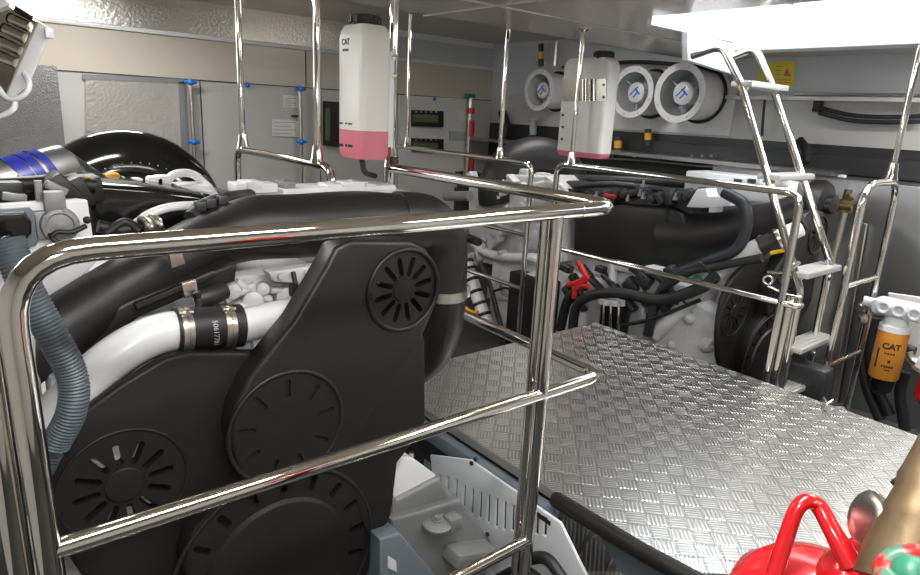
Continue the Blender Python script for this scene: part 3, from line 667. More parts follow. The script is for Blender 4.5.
# intake duct
S1=[(470,340),(450,300),(446,235)]
b=N_(); sweep(b,spline([W(395,375,y=1.92),W(425,352,y=1.86),W(437,325,y=1.80),W(440,290,y=1.78),W(440,245,y=1.78),W(425,224,y=1.78),W(395,221,y=1.79)]),[.09,.092,.094,.094,.096,.099,.1],32); el=obj('intake_elbow',b,'black_plastic',E1)
b=N_(); q=W(440,292,y=1.78); lathe(b,q-V((0,0,.018)),(0.02,0,1),[(0,.095),(0,.099),(.036,.099),(.036,.095)],40); box(b,q+V((.095,-.04,0)),(.02,.02,.045),.004); obj('clamp',b,'clamp_steel',el,'wide steel band clamp')
b=N_(); sweep(b,spline([W(420,225,y=1.78),W(360,222,y=1.80),W(300,226,y=1.82),W(255,228,y=1.84),W(215,240,y=1.84),W(170,262,y=1.80),W(110,295,y=1.76),W(50,335,y=1.70),W(-10,380,y=1.66)],10),[.1,.1,.098,.095,.085,.08,.075,.075,.075],32,flat=1.0); dk=obj('intake_duct',b,'black_plastic',E1)
b=N_(); y=1.68; prism(b,[W(58,338,y=y),W(130,300,y=y),W(238,262,y=y),W(236,282,y=y),W(190,296,y=y),W(140,318,y=y),W(64,372,y=y)],(0,.1,0),.012); obj('lower_duct',b,'black_plastic',E1)
b=N_(); y=1.662; prism(b,[W(135,304,y=y),W(215,272,y=y),W(217,276,y=y),W(137,310,y=y)],(0,.02,0),.002); obj('rib',b,'black_plastic',E1)
for pts in ([(168,250),(181,250),(186,264),(172,268)],[(182,284),(196,280),(199,294),(185,299)]):
    b=N_(); prism(b,[W(u,v,y=1.655) for u,v in pts],(0,.02,0),.002); obj('strap_clamp',b,'clamp_steel',E1)
b=N_(); hose(b,[W(196,300,y=1.66),W(210,296,y=1.66),W(222,290,y=1.68)],.028); obj('rubber_elbow',b,'black_rubber',E1)
b=N_(); hose(b,[W(293,272,y=1.66),W(296,288,y=1.64),W(295,305,y=1.63)],.007); box(b,W(293,290,y=1.63),(.02,.02,.035),.004); obj('sensor_lead',b,'black_rubber',E1)
b=N_(); hose(b,[W(196,292,y=1.64),W(199,300,y=1.64),W(198,310,y=1.62)],.009); obj('cable',b,'black_rubber',E1)
# corrugated hoses
b=N_(); corr_hose(b,[W(8,240,y=1.50),W(25,285,y=1.47),W(52,335,y=1.45),W(72,375,y=1.45),W(72,410,y=1.45),W(55,445,y=1.47)],.030,.0075); obj('corrugated_hose',b,'grey_hose',E1,'grey corrugated hose bending over the white pipe')
b=N_(); corr_hose(b,[W(50,452,y=1.52),W(35,480,y=1.52),W(12,515,y=1.52),W(-15,550,y=1.52)],.028,.0075); obj('corrugated_hose',b,'grey_hose',E1)
# top left: white plate with oval window, sensor
y=1.78
b=N_(); prism(b,[W(-20,206,y=y),W(78,200,y=y),W(88,201,y=y),W(97,262,y=y),W(60,300,y=y),W(-20,310,y=y)],(0,.04,0),.006); pl=obj('side_plate',b,'white_paint',E1)
b=N_(); y=1.765; prism(b,[W(-20,210,y=y),W(30,208,y=y),W(37,215,y=y),W(40,238,y=y),W(36,246,y=y),W(8,254,y=y),W(-20,252,y=y)],(0,.016,0),.004); obj('gasket',b,'blue_grey_paint',pl)
b=N_(); y=1.75; prism(b,[W(-20,214,y=y),W(25,212,y=y),W(32,222,y=y),W(32,234,y=y),W(22,244,y=y),W(-20,249,y=y)],(0,.02,0),.006); hose(b,[W(-25,250,y=1.7),W(0,252,y=1.7),W(12,248,y=1.72)],.03); obj('oval_cover',b,'black_gloss',pl)
b=N_(); y=1.765; c=W(60,225,y=y); lathe(b,c+V((0,.02,0)),(0,-1,0),[(0,.042),(.02,.042),(.028,.038),(.03,.03),(.026,.026),(.03,.0)],28); box(b,c+V((-.03,.01,.0)),(.05,.02,.07),.006); box(b,c+V((-.005,.01,.055)),(.045,.03,.05),.006)
for k in range(5):
    a=k*1.25; lathe(b,c+V((math.cos(a)*.036,-.005,math.sin(a)*.036)),(0,-1,0),[(0,.005),(.006,.005),(.007,0)],6)
sn=obj('pressure_sensor',b,'grey_cast',E1)
b=N_(); hose(b,[W(52,236,y=1.73),W(58,232,y=1.73),W(72,232,y=1.73),W(86,226,y=1.74)],.006); hose(b,[W(50,234,y=1.74),W(54,240,y=1.73),W(62,244,y=1.73)],.006); sphere(b,W(87,220,y=1.75),.009); obj('cable',b,'black_rubber',sn)
b=N_(); prism(b,[W(34,181,y=1.8),W(42,181,y=1.8),W(44,207,y=1.8),W(37,207,y=1.8)],(0,.02,0),.003); obj('upright_bracket',b,'grey_cast',E1)
b=N_(); 
for k,(u,v,w) in enumerate(((2,192,.06),(16,192,.04),(28,190,.05),(60,190,.06),(75,192,.06),(90,188,.05),(50,196,.05))): box(b,W(u,v,y=1.9+k%3*.05),(w*1.4,.1,w),.01,Matrix.Rotation(.3*k,3,'Y'))
hose(b,[W(-10,186,y=1.9),W(30,184,y=1.9),W(60,182,y=1.95),W(95,186,y=1.95)],.02)
obj('top_fitting',b,'black_plastic',E1)
b=N_()
for k,(u,v) in enumerate(((14,197),(56,188))):
    b=N_(); box(b,W(u,v,y=1.84),(.05,.03,.02),.004,Matrix.Rotation(.2+.3*k,3,'Y')); obj('top_bracket',b,'grey_cast',E1)
# black cover box
y=2.0
b=N_(); prism(b,[W(90,192,y=y),W(100,184,y=y),W(150,188,y=y),W(206,196,y=y),W(214,215,y=y),W(190,245,y=y),W(92,262,y=y)],(0,.35,0),.015); obj('air_box',b,'black_gloss',E1)
b=N_(); hose(b,[W(88,176,y=1.95),W(85,186,y=1.95),W(90,196,y=1.93)],.006);obj('yellow_lead',b,'yellow_paint',E1)
b=N_(); sweep(b,spline([W(136,224,y=1.9),W(150,214,y=1.9),W(172,207,y=1.9),W(205,205,y=1.9)]),.0125,14); obj('fuel_pipe',b,'white_paint',E1)
b=N_(); 
for i,u in enumerate((146,156)): ring(b,W(u,226-i*2,y=1.86),(1,.2,.5),.024,.008,20,8)
box(b,W(152,224,y=1.87),(.05,.04,.04),.01); obj('pipe_union',b,'clamp_steel',E1)
b=N_(); hose(b,[W(98,226,y=1.88),W(120,230,y=1.88),W(142,226,y=1.88)],.017); hose(b,[W(105,234,y=1.86),W(125,222,y=1.88),W(140,232,y=1.86)],.012); obj('harness',b,'black_rubber',E1)
b=N_(); hose(b,[W(190,218,y=1.85),W(205,205,y=1.9),W(230,198,y=1.95),W(250,195,y=2.1)],.02); 
for (u,v) in ((200,206),(210,203),(222,200)): box(b,W(u,v,y=1.86),(.03,.03,.03),.006)
obj('wire_clip_rail',b,'dark_metal',E1)
# torus exhaust elbow with lacing
b=N_(); c=V((.73,3.45,.66)); R=.245; pts=[c+V((math.cos(a),-.15*math.cos(a),math.sin(a)))*R for a in [math.pi*(1.12-1.24*k/30) for k in range(31)]]; sweep(b,pts,.19,30); ex=obj('exhaust_elbow',b,'black_gloss',E1)
b=N_(); 
for k in range(22):
    a=math.pi*(.92-.84*k/21); p=c+V((math.cos(a),-.15*math.cos(a),math.sin(a)))*R; q=p+V((math.cos(a)*.05,-.183,math.sin(a)*.05)); sphere(b,q,.004)
obj('lacing',b,'clamp_steel',ex)
b=N_(); cA=W(40,172,y=2.7); 
a0,a1=W(-20,206,y=3.0),W(62,180,y=3.1); sweep(b,[a0,a1,W(80,192,y=3.2)],[.145,.14,.12],24); bl=obj('exhaust_blanket',b,'brushed_steel',E1)
for (p,q) in (((10,176),(22,172)),((28,172),(34,170)),((44,172),(48,170))):
    b=N_(); pa,pb=W(*p,y=3.0),W(*q,y=3.03); d_=(a1-a0).normalized()
    ta=(pa-a0).dot(d_); tb=(pb-a0).dot(d_); sweep(b,[a0+d_*ta,a0+d_*tb],.147,28); obj('blue_band',b,'blue_tape',bl)
# white pipework around the elbow at right
b=N_(); hose(b,[W(165,182,y=2.3),W(176,174,y=2.3),W(192,174,y=2.35),W(205,184,y=2.35),W(215,196,y=2.3)],.014); hose(b,[W(140,184,y=2.3),W(165,187,y=2.3),W(190,188,y=2.3),W(210,192,y=2.3)],.009)
for (u,v) in ((118,183),(134,184),(155,182),(162,181)): box(b,W(u,v,y=2.3),(.05,.05,.04),.008)
box(b,W(140,188,y=2.35),(.45,.1,.025),.006)
obj('vent_pipe',b,'white_paint',E1)
b=N_(); hose(b,[W(205,178,y=2.5),W(214,190,y=2.4),W(232,196,y=2.3),W(245,198,y=2.3)],.015); obj('rubber_pipe',b,'black_rubber',E1)
b=N_(); sweep(b,fillet([W(103,176,y=2.35),W(118,174,y=2.35),W(119,181,y=2.35),W(103,180,y=2.35),W(103,176,y=2.35)],.01),.007,10); obj('lifting_eye',b,'yellow_paint',E1)
# valve covers
b=N_(); y=2.15
zt_=W(300,186,y=2.5).z; box2(b,(W(234,186,y=2.5).x,2.2,zt_-.25),(W(376,186,y=2.5).x,2.55,zt_),.012)
box2(b,(W(262,184,y=2.5).x,2.3,zt_-.05),(W(372,184,y=2.5).x,2.45,zt_+.018),.008)
vc=obj('valve_cover',b,'white_paint',E1)
for k,u in enumerate((238,250,262,285,330,350,366)):
    b=N_(); box(b,W(u,187-(k%2)*2,y=2.35),(.05+.02*(k%3),.09,.035),.006); lathe(b,W(u,184-(k%2)*2,y=2.35),(0,0,1),[(0,.009),(.01,.009),(.01,0)],6,False); obj('cover_boss',b,'white_paint' if k!=3 else 'grey_cast',vc)
# mount, bracket
b=N_(); y=1.50
prism(b,[W(392,468,y=y),W(401,458,y=y),W(412,458,y=y),W(436,475,y=y),W(436,484,y=y),W(392,500,y=y)],(0,.09,0),.006); mb=obj('mount_bracket',b,'white_paint',E1)
c=W(411,467,y=1.53); b=N_(); lathe(b,c+V((0,0,-.008)),(0,0,1),[(0,.022),(.006,.022),(.006,.018),(.024,.018),(.024,.009),(.06,.009),(.06,0)],6,False); obj('bolt',b,'clamp_steel',mb)
y=1.48
b=N_(); prism(b,[W(392,492,y=y),W(398,500,y=y),W(440,478,y=y),W(452,500,y=y),W(452,540,y=y),W(392,550,y=y)],(0,.12,0),.012)
prism(b,[W(392,520,y=y-.03),W(462,500,y=y-.03),W(494,545,y=y-.03),W(480,600,y=y-.03),W(420,610,y=y-.03),W(392,560,y=y-.03)],(0,.12,0),.015)
c=W(437,524,y=1.43); lathe(b,c,(0,-.1,1),[(0,.05),(.008,.05),(.012,.042),(.014,.03),(.014,0)],28); box(b,c+V((.05,-.02,.0)),(.05,.05,.05),.008); box(b,W(470,552,y=1.42),(.2,.1,.05),.01,Matrix.Rotation(.3,3,'Y'))
mt=obj('engine_mount',b,'grey_cast',E1)
b=N_(); lathe(b,c+V((0,0,.012)),(0,-.1,1),[(0,.018),(.008,.018),(.008,.011),(.018,.011),(.018,0)],6,False); obj('bolt',b,'grey_cast',mt)
y=1.40
b=N_(); prism(b,[W(380,540,y=y),W(400,533,y=y),W(440,580,y=y),W(440,620,y=y),W(380,620,y=y)],(0,.1,0),.01); obj('mount_foot',b,'blue_grey_paint',mt)
b=N_(); prism(b,[W(388,556,y=y-.004),W(396,561,y=y-.004),W(397,572,y=y-.004),W(388,568,y=y-.004)],(0,.004,0),0); obj('opening',b,'white_panel',mt)
# vented white guard along the walkway
X=1.44
b=N_(); prism(b,[W(430,455,x=X),W(470,460,x=X),W(560,523,x=X),W(584,572,x=X),W(600,600,x=X),W(500,600,x=X),W(440,540,x=X)],(.012,0,0),.003)
cut=N_()
for k in range(14):
    u=440+k*8.1; vt=472+k*3.2 if k>2 else 471+k*2; p,q=W(u,vt+3,x=X),W(u-1,vt+25+k*1.2 if k<8 else vt+33-(k-8)*2,x=X)
    w=.0095; dz=V((0,0,1)); prism(cut,[p+V((-.05,w,0)),p+V((-.05,-w,0)),q+V((-.05,-w,0)),q+V((-.05,w,0))],(.12,0,0))
b=boolean_cut(b,cut)
t=thing('vented_guard','white slotted sheet guard beside the walkway edge','guard',W(580,560,x=X)); obj('sheet',b,'light_guard',t)
b=N_(); prism(b,[W(537,512,x=X-.003),W(550,522,x=X-.003),W(550,526,x=X-.003),W(537,517,x=X-.003)],(.004,0,0)); obj('slot_cover',b,'black_plastic',t)
b=N_(); 
for (u,v) in ((472,463),(488,534),(476,459)): lathe(b,W(u,v,x=X),(-1,0,0),[(0,.009),(.006,.009),(.008,0)],10)
obj('screw',b,'dark_metal',t)
b=N_(); hose(b,[W(525,560,x=1.38),W(545,558,x=1.38),W(560,575,x=1.38),W(575,600,x=1.38)],.02); hose(b,[W(480,590,x=1.3),W(520,570,x=1.35),W(550,590,x=1.35)],.018); tag(obj('bilge_hose',b,'black_rubber'),'black hose in the bilge below the white slotted guard','hose')
b=N_(); box(b,W(500,575,z=-.45),(.3,.25,.1),.02); box(b,W(560,590,z=-.5),(.3,.25,.08),.02); tag(obj('bilge_bracket',b,'white_paint'),'pale bracket in the bilge below the lowest rail','bracket')
b=N_(); prism(b,[W(424,425,z=-.25),W(470,440,z=-.25),W(480,500,z=-.25),W(424,480,z=-.25)],(0,0,-.04),.005); tag(obj('stringer',b,'blue_grey_paint'),'dark blue-grey hull stringer between the belt guard and slotted guard','beam')
# ================= FAR ENGINE =================
E2=thing('marine_engine','far white diesel engine with long black intake box behind the walkway','engine',(4.1,2.7,-.6),'white marine diesel engines')
guard(E2,(3.20,.18,-.12),1)
b=N_(); box2(b,(3.55,1.9,-.55),(4.6,3.9,.15),.04); box2(b,(3.75,1.85,.1),(4.5,3.9,.55),.05); obj('block',b,'white_cast',E2)
b=N_(); X=3.50
prism(b,[W(680,292,x=X),W(712,318,x=X),W(722,356,x=X),W(718,380,x=X),W(640,360,x=X),W(600,330,x=X),W(640,285,x=X)],(.2,0,0),.02)
prism(b,[W(600,272,x=X),W(640,270,x=X),W(700,290,x=X),W(690,318,x=X),W(650,330,x=X),W(600,320,x=X)],(.25,0,0),.02)
for (u,v,r) in ((707,345,.05),(690,318,.04),(672,345,.03)): sphere(b,W(u,v,x=X),r)
cyl(b,W(613,262,x=X-.03),W(613,283,x=X-.03),.03); cyl(b,W(640,276,x=X-.03),W(645,335,x=X-.03),.016); box(b,W(625,267,x=X),(.1,.22,.05),.01); box(b,W(655,270,x=X),(.1,.1,.05),.01)
obj('side_casting',b,'white_cast',E2)
X=3.62
b=N_(); prism(b,[W(574,204,x=X),W(600,203,x=X),W(668,207,x=X),W(682,214,x=X),W(688,232,x=X),W(690,258,x=X),W(680,268,x=X),W(640,266,x=X),W(590,258,x=X),W(572,252,x=X)],(.25,0,0),.03); obj('intake_box',b,'black_plastic',E2)
b=N_(); prism(b,[W(666,207,x=X-.004),W(668,207,x=X-.004),W(668,266,x=X-.004),W(666,266,x=X-.004)],(.01,0,0)); obj('seam',b,'black_plastic',E2)
b=N_(); sweep(b,spline([W(670,238,x=3.76),W(705,238,x=3.76),W(740,232,x=3.76),W(775,222,x=3.76),W(800,212,x=3.8)]),[.19,.165,.15,.12,.11],30); obj('intake_duct',b,'black_plastic',E2)
X=3.48
b=N_(); sweep(b,spline([W(655,335,x=X),W(690,300,x=X),W(722,270,x=X),W(752,250,x=X),W(762,246,x=X)]),.047,22); sweep(b,[W(774,240,x=X+.05),W(800,228,x=X+.15)],.047,22); obj('coolant_pipe',b,'white_paint',E2)
b=N_(); sweep(b,[W(759,247,x=X),W(780,238,x=X+.05)],.054,26); cp2=obj('hose_coupling',b,'black_rubber',E2)
b=N_(); d=(W(780,238,x=X+.05)-W(759,247,x=X)).normalized()
for (u,v) in ((762,245.5),(777,239.5)): lathe(b,W(u,v,x=X+.02),d,[(0,.055),(0,.058),(.018,.058),(.018,.055)],28)
obj('clamp',b,'clamp_steel',cp2)
b=N_(); sweep(b,fillet([W(771,253,x=3.4),W(786,250,x=3.4),W(788,242,x=3.4),W(782,240,x=3.4)],.01),.011,12); obj('yellow_handle',b,'yellow_paint',E2)
b=N_(); sphere(b,W(697,280,x=3.42),.03); obj('green_cap',b,'green_paint',E2)
for k,pts in enumerate(([(724,192),(744,205),(746,228),(735,250),(705,262),(672,278),(655,305),(648,335)],[(762,258),(740,262),(715,267),(690,272),(660,290)])):
    b=N_(); hose(b,[W(u,v,x=3.42-.03*k) for u,v in pts],.032 if k==0 else .024); obj('rubber_hose',b,'dark_hose' if k==0 else 'black_rubber',E2)
for k,pts in enumerate(([(572,335),(576,308),(590,296),(620,293),(660,300),(700,288),(716,276)],[(560,330),(568,300),(580,290)])):
    b=N_(); hose(b,[W(u,v,x=3.36+.04*k) for u,v in pts],.035); obj('rubber_hose',b,'black_rubber',E2)
b=N_(); hose(b,[W(600,328,x=3.4),W(640,322,x=3.4),W(670,312,x=3.4),W(700,300,x=3.4)],.012); hose(b,[W(700,262,x=3.37),W(708,270,x=3.37),W(712,282,x=3.37)],.005);hose(b,[W(675,292,x=3.40),W(684,302,x=3.40),W(690,306,x=3.42)],.006); obj('cable',b,'black_rubber',E2)
b=N_(); lathe(b,W(612,340,x=3.45),(0,0,1),[(0,.10),(.25,.10),(.26,.08),(.27,.08),(.27,0)],30); obj('oil_filter',b,'black_gloss',E2)
for du in (-7,0,8):
    b=N_(); cyl(b,W(610+du,332,x=3.34),W(611+du,302,x=3.34),.009); obj('chrome_rod',b,'polished_steel',E2)
b=N_(); cyl(b,W(614,300,x=3.45)-V((0,0,.02)),W(614,297,x=3.45),.11); obj('filter_head',b,'white_cast',E2)
b=N_()
random.seed(9)
for k in range(22):
    u=566+(k*31)%120; v=268+(k*17)%42; box(b,W(u,v,x=3.46),(.06,.05+random.random()*.12,.03+random.random()*.06),.008,Matrix.Rotation(random.random(),3,'X'))
obj('dark_fittings',b,'dark_metal',E2)
for k,pts in enumerate(([(578,262),(584,272),(586,280),(577,286),(574,298)],[(568,285),(578,282),(588,276)],[(574,290),(582,286),(588,286)])):
    b=N_(); hose(b,[W(u,v,x=3.36) for u,v in pts],.019); obj('battery_cable',b,'red_plastic',E2)
b=N_(); box(b,W(610,196,x=3.6),(.03,.1,.025),.01); obj('red_clip',b,'red_plastic',E2)
b=N_()
box2(b,(3.7,2.2,.5),(4.4,3.3,.80),.02)
for k in range(16):
    u=572+k*9; box(b,W(u,196+(k*7)%8-4,x=3.66),(.08,.06+.02*(k%3),.05),.01,Matrix.Rotation(.4*k,3,'X'))
hose(b,[W(575,186,x=3.7),W(610,184,x=3.7),W(650,188,x=3.7),W(680,192,x=3.7),W(710,196,x=3.7)],.022); hose(b,[W(570,178,x=3.9),W(620,180,x=3.9),W(690,184,x=3.9)],.03)
obj('top_harness',b,'dark_metal',E2)
b=N_()
for (u,v) in ((596,198),(643,187),(643,199),(675,200),(640,196),(628,201)): lathe(b,W(u,v,x=3.60),(0,0,1),[(0,.016),(.02,.016),(.02,.009),(.045,.009),(.045,0)],8)
obj('nut',b,'clamp_steel',E2)
X=3.56
b=N_(); prism(b,[W(686,207,x=X),W(697,189,x=X),W(706,189,x=X),W(708,196,x=X),W(732,197,x=X),W(730,206,x=X),W(704,208,x=X)],(.12,0,0),.006); cyl(b,W(716,212,x=X+.05),W(716,204,x=X+.05),.04); obj('white_bracket',b,'white_paint',E2)
b=N_(); box2(b,W(684,184,x=3.75)+V((0,0,-.05)),W(800,180,x=4.0)+V((0,0,-.0)),.012)
for u in (700,712,728,745,760,780): box(b,W(u,182,x=3.8),(.12,.06,.05),.01)
obj('valve_cover',b,'white_paint',E2)
b=N_(); 
for u in (706,738,752): box(b,W(u,181,x=3.74),(.02,.05,.025),.005)
obj('connector',b,'dark_metal',E2)
# round black pulley housing seen between ladder and tank wall
b=N_(); lathe(b,W(812,203,x=4.4),(0,-1,.05),[(0,.15),(.06,.15),(.09,.13),(.10,.06),(.14,.06),(.15,0)],36); cyl(b,W(815,207,x=4.35),W(831,208,x=4.35),.025); obj('air_filter',b,'black_plastic',E2)
b=N_(); c=V((3.84,3.75,.66)); pts=[c+V((math.cos(a),-.5*math.cos(a),math.sin(a)))*.28 for a in [math.pi*(1.1-1.2*k/26) for k in range(27)]]; sweep(b,pts,.16,26); obj('exhaust_elbow',b,'black_rubber',E2)
# rear (left) end of the far engine, seen through the railings
X=3.55
b=N_()
prism(b,[W(468,180,x=X),W(500,174,x=X),W(545,176,x=X),W(560,190,x=X),W(560,262,x=X),W(520,270,x=X),W(476,262,x=X),W(468,230,x=X)],(.35,0,0),.02)
random.seed(5)
for k in range(46):
    u=472+(k*13)%84; v=178+(k*29)%84; q=random.random(); box(b,W(u,v,x=X-.02-.05*q),(.08,.03+random.random()*.09,.02+random.random()*.07),.008,Matrix.Rotation(random.random()*1.2,3,'X'))
for k in range(14):
    u=474+(k*37)%80; v=184+(k*23)%76; lathe(b,W(u,v,x=X-.05),(-1,0,0),[(0,.03),(.04,.026),(.045,.016),(.07,.016),(.07,0)],14)
for (u,v) in ((490,172),(508,170),(526,172),(543,176)): box(b,W(u,v,x=X+.1),(.09,.1,.05),.012)
obj('rear_casting',b,'white_cast',E2)
b=N_(); hose(b,[W(474,243,x=3.5),W(486,252,x=3.48),W(506,257,x=3.48),W(535,258,x=3.5),W(542,272,x=3.5),W(520,280,x=3.5)],.036); hose(b,[W(534,185,x=3.48),W(552,182,x=3.48),W(565,190,x=3.48),W(568,205,x=3.5),W(553,226,x=3.5),W(538,226,x=3.5)],.018); obj('breather_hose',b,'white_paint',E2)
b=N_(); prism(b,[W(488,276,x=3.52),W(540,280,x=3.52),W(545,290,x=3.52),W(500,300,x=3.52),W(486,298,x=3.52)],(.2,0,0),.01); hose(b,[W(497,282,x=3.5),W(500,295,x=3.5),W(512,303,x=3.5),W(516,318,x=3.5)],.018); obj('lower_casting',b,'white_cast',E2)
b=N_(); p=W(466,262,x=3.4); q=W(486,322,x=3.4); sweep(b,[p,q],.055,20); fa=obj('corrugated_filter',b,'white_paint',E2)
b=N_()
for s in (0,.12,.3,.5,.7,.88): c=p.lerp(q,s); ring(b,c,q-p,.055,.014,24,10)
obj('ribs',b,'black_rubber',fa)
b=N_(); hose(b,[W(480,262,x=3.4),W(490,285,x=3.4),W(497,312,x=3.4),W(505,340,x=3.4)],.02); hose(b,[W(492,292,x=3.4),W(505,288,x=3.4),W(515,292,x=3.42),W(525,290,x=3.42)],.01); sphere(b,W(455,236,x=3.0),.06); hose(b,[W(455,236,x=3.0),W(468,238,x=3.1),W(478,242,x=3.3)],.035); obj('black_pipe',b,'black_rubber',E2)
b=N_(); box2(b,W(504,345,x=3.42),W(556,282,x=3.5)+V((.3,0,0)),.012); bt=obj('battery_box',b,'black_plastic',E2)
b=N_(); cyl(b,W(470,196,x=3.3),W(446,196,x=3.3),.04); obj('drain_stub',b,'grey_cast',E2)
b=N_(); lathe(b,W(468,205,x=3.7)-V((0,0,.15)),(0,0,1),[(0,.13),(.3,.13),(.3,.11),(.34,.11),(.34,0)],28); 
for k in range(8): a=k*math.pi/4; cyl(b,W(468,178,x=3.7)+V((math.cos(a)*.1,math.sin(a)*.1,-.02)),W(468,178,x=3.7)+V((math.cos(a)*.1,math.sin(a)*.1,.05)),.02,8)
obj('oil_separator',b,'black_plastic',E2)
b=N_(); hose(b,[W(466,308,x=3.3),W(472,312,x=3.3),W(478,312,x=3.3)],.014); obj('drain_pipe',b,'yellow_paint',E2)
# ================= RIGHT SIDE =================
X=4.78
t=thing('stop_valve','brass stop valve on a thin upright pipe right of the ladder','valve',W(845,300,x=4.7))
b=N_(); cyl(b,W(845,208,x=4.7),W(818,320,x=4.7)*1+V((0,0,-.1)),.024); 
obj('riser_pipe',b,'clamp_steel',t)
b=N_(); lathe(b,W(843,212,x=4.7),(.05,-.02,1),[(0,.05),(.03,.05),(.03,.03),(.06,.03),(.06,.06),(.08,.06),(.08,.025),(.15,.025),(.15,0)],20); sweep(b,[W(835,206,x=4.66),W(852,207,x=4.66)],.022,12); sweep(b,[W(846,200,x=4.68),W(852,196,x=4.68)],.026,12); obj('valve_body',b,'brass',t)
b=N_(); box(b,W(842,178,x=5.0),(.04,.05,.05),.01); tag(obj('ledge_stud',b,'white_paint'),'small white stud on the ledge above the brass valve','stud')
b=N_(); prism(b,[W(862,222,x=X),W(868,224,x=X),W(850,330,x=X),W(835,420,x=X),W(829,420,x=X),W(845,320,x=X)],(-.02,0,0),.003); tag(obj('wall_angle',b,'clamp_steel'),'upright steel angle strip on the tank wall behind the looped handrail','strip')
X=4.2
t=thing('fuel_filter','orange fuel filter canister on a white head beside the looped handrail','filter',W(890,400,x=4.1))
b=N_(); prism(b,[W(888,293,x=4.3),W(940,300,x=4.3),W(940,380,x=4.3),W(915,370,x=4.3),W(888,340,x=4.3)],(.03,0,0),.006); obj('mounting_plate',b,'white_panel',t)
b=N_(); lathe(b,W(904,305,x=4.29),(-1,0,0),[(0,.03),(.012,.03),(.016,.02),(.016,0)],16); obj('red_button',b,'red_paint',t)
fc=W(893,335,x=4.05)
R=.076
zt=W(893,330,x=4.05).z; zb=W(893,378,x=4.05).z
b=N_(); lathe(b,(fc.x,fc.y,zt),(0,0,-1),[(0,R*.9),(.0,R),(zt-zb,R),(zt-zb+.01,R*.93),(zt-zb+.01,0)],36); cn=obj('canister',b,'filter_orange',t)
b=N_(); lathe(b,(fc.x,fc.y,zb-.01),(0,0,-1),[(0,R*.8),(.07,R*.75),(.1,R*.4),(.1,0)],28); obj('drain_bowl',b,'black_gloss',t)
b=N_(); lathe(b,(fc.x,fc.y,zt),(0,0,1),[(0,R*1.02),(.03,R*1.0),(.04,R*.8),(.09,R*.7),(.09,0)],32); obj('collar',b,'white_paint',t)
b=N_(); box(b,(fc.x,fc.y-.02,zt+.125),(.14,.28,.085),.02)
for k in (-1,0,1): ring(b,(fc.x-.075,fc.y-.02+k*.075,zt+.13),(1,0,0),.028,.010,20,8)
cyl(b,(fc.x-.02,fc.y+.1,zt+.13),(fc.x-.04,fc.y+.17,zt+.135),.028); obj('filter_head',b,'white_cast',t)
vd=(EYE-V((fc.x,fc.y,zt))); vd.z=0; vd.normalize(); xr=V((-vd.y,vd.x,0)); xr=xr if xr.dot(right)>0 else -xr
zm=(zt+zb)/2
def ctext(s,size,z,off,bold=0,rot=False):
    an=off/R; dd=vd*math.cos(an)+xr*math.sin(an); xx=xr*math.cos(an)-vd*math.sin(an)
    if rot: text(s,size,V((fc.x,fc.y,z))+dd*(R+.0012),(0,0,1),-xx,parent=cn,bold=bold)
    else: text(s,size,V((fc.x,fc.y,z))+dd*(R+.001),xx,(0,0,1),parent=cn,wrap=R,bold=bold)
ctext('CAT',.046,zm+.055,.008,.002); 
b=N_()
def mark(off,z,w,h):
    an=off/R; dd=vd*math.cos(an)+xr*math.sin(an); xx=xr*math.cos(an)-vd*math.sin(an); o=V((fc.x,fc.y,z))+dd*(R-.001)
    prism(b,[o-xx*w/2-Z_*h/2,o+xx*w/2-Z_*h/2,o+xx*w/2+Z_*h/2,o-xx*w/2+Z_*h/2],dd*.003)
for k in range(4): mark(-.014+k*.013,zm+.015,.009,.009)
for k in range(5): mark(-.018+k*.012,zm-.06,.009,.011)
mark(.01,zm-.03,.012,.016)
mark(.01,zm-.08,.03,.005)
mark(-.052,zm-.02,.009,.11)
obj('label_print',b,'print_black',cn)
b=N_(); 
for (u,v) in ((866,306),(874,304),(866,318)): lathe(b,W(u,v,x=4.15),(-1,.2,0),[(0,.03),(.04,.03),(.045,.02),(.08,.02),(.08,0)],12)
hose(b,[W(864,308,x=4.2),W(876,312,x=4.1),W(884,312,x=4.1)],.02); tag(obj('hose_fitting',b,'clamp_steel'),'cluster of steel hose fittings left of the orange filter','fitting')
for k,pts in enumerate(([(868,320),(862,350),(866,385),(880,420)],[(876,318),(870,350),(874,380),(890,415)],[(905,372),(900,395),(905,430)])):
    b=N_(); hose(b,[W(u,v,x=4.3) for u,v in pts],.03); tag(obj('fuel_hose',b,'black_rubber'),('leftmost black hose hanging down left of the orange filter','second black hose close to the left side of the orange filter','black hose hanging under the right side of the orange filter')[k],'hose')
t=thing('water_separator','white-headed filter with a red bowl cut by the right picture edge','filter',W(936,410,x=3.9))
c=W(938,366,x=3.95); b=N_(); lathe(b,c,(0,0,-1),[(-.12,.03),(-.1,.08),(.03,.09),(.03,0)],24); box(b,c+V((0,0.04,.0)),(.08,.1,.06),.01); obj('filter_head',b,'white_paint',t)
b=N_(); lathe(b,c+V((0,0,-.02)),(0,0,-1),[(0,.10),(.012,.11),(.02,.10),(.02,0)],30); hose(b,[c+V((0,.14,.03)),c+V((0,.12,-.0)),c+V((0,.08,-.02))],.02); obj('ring',b,'clamp_steel',t)
b=N_(); lathe(b,c+V((0,0,-.04)),(0,0,-1),[(0,.07),(.15,.07),(.18,.04),(.18,0)],24); obj('bowl',b,'red_paint',t)
b=N_(); hose(b,[W(894,362,x=4.2),W(905,350,x=4.2),W(915,352,x=4.2)],.03); tag(obj('filter_hose',b,'black_rubber'),'short black hose curving between the two filters','hose')
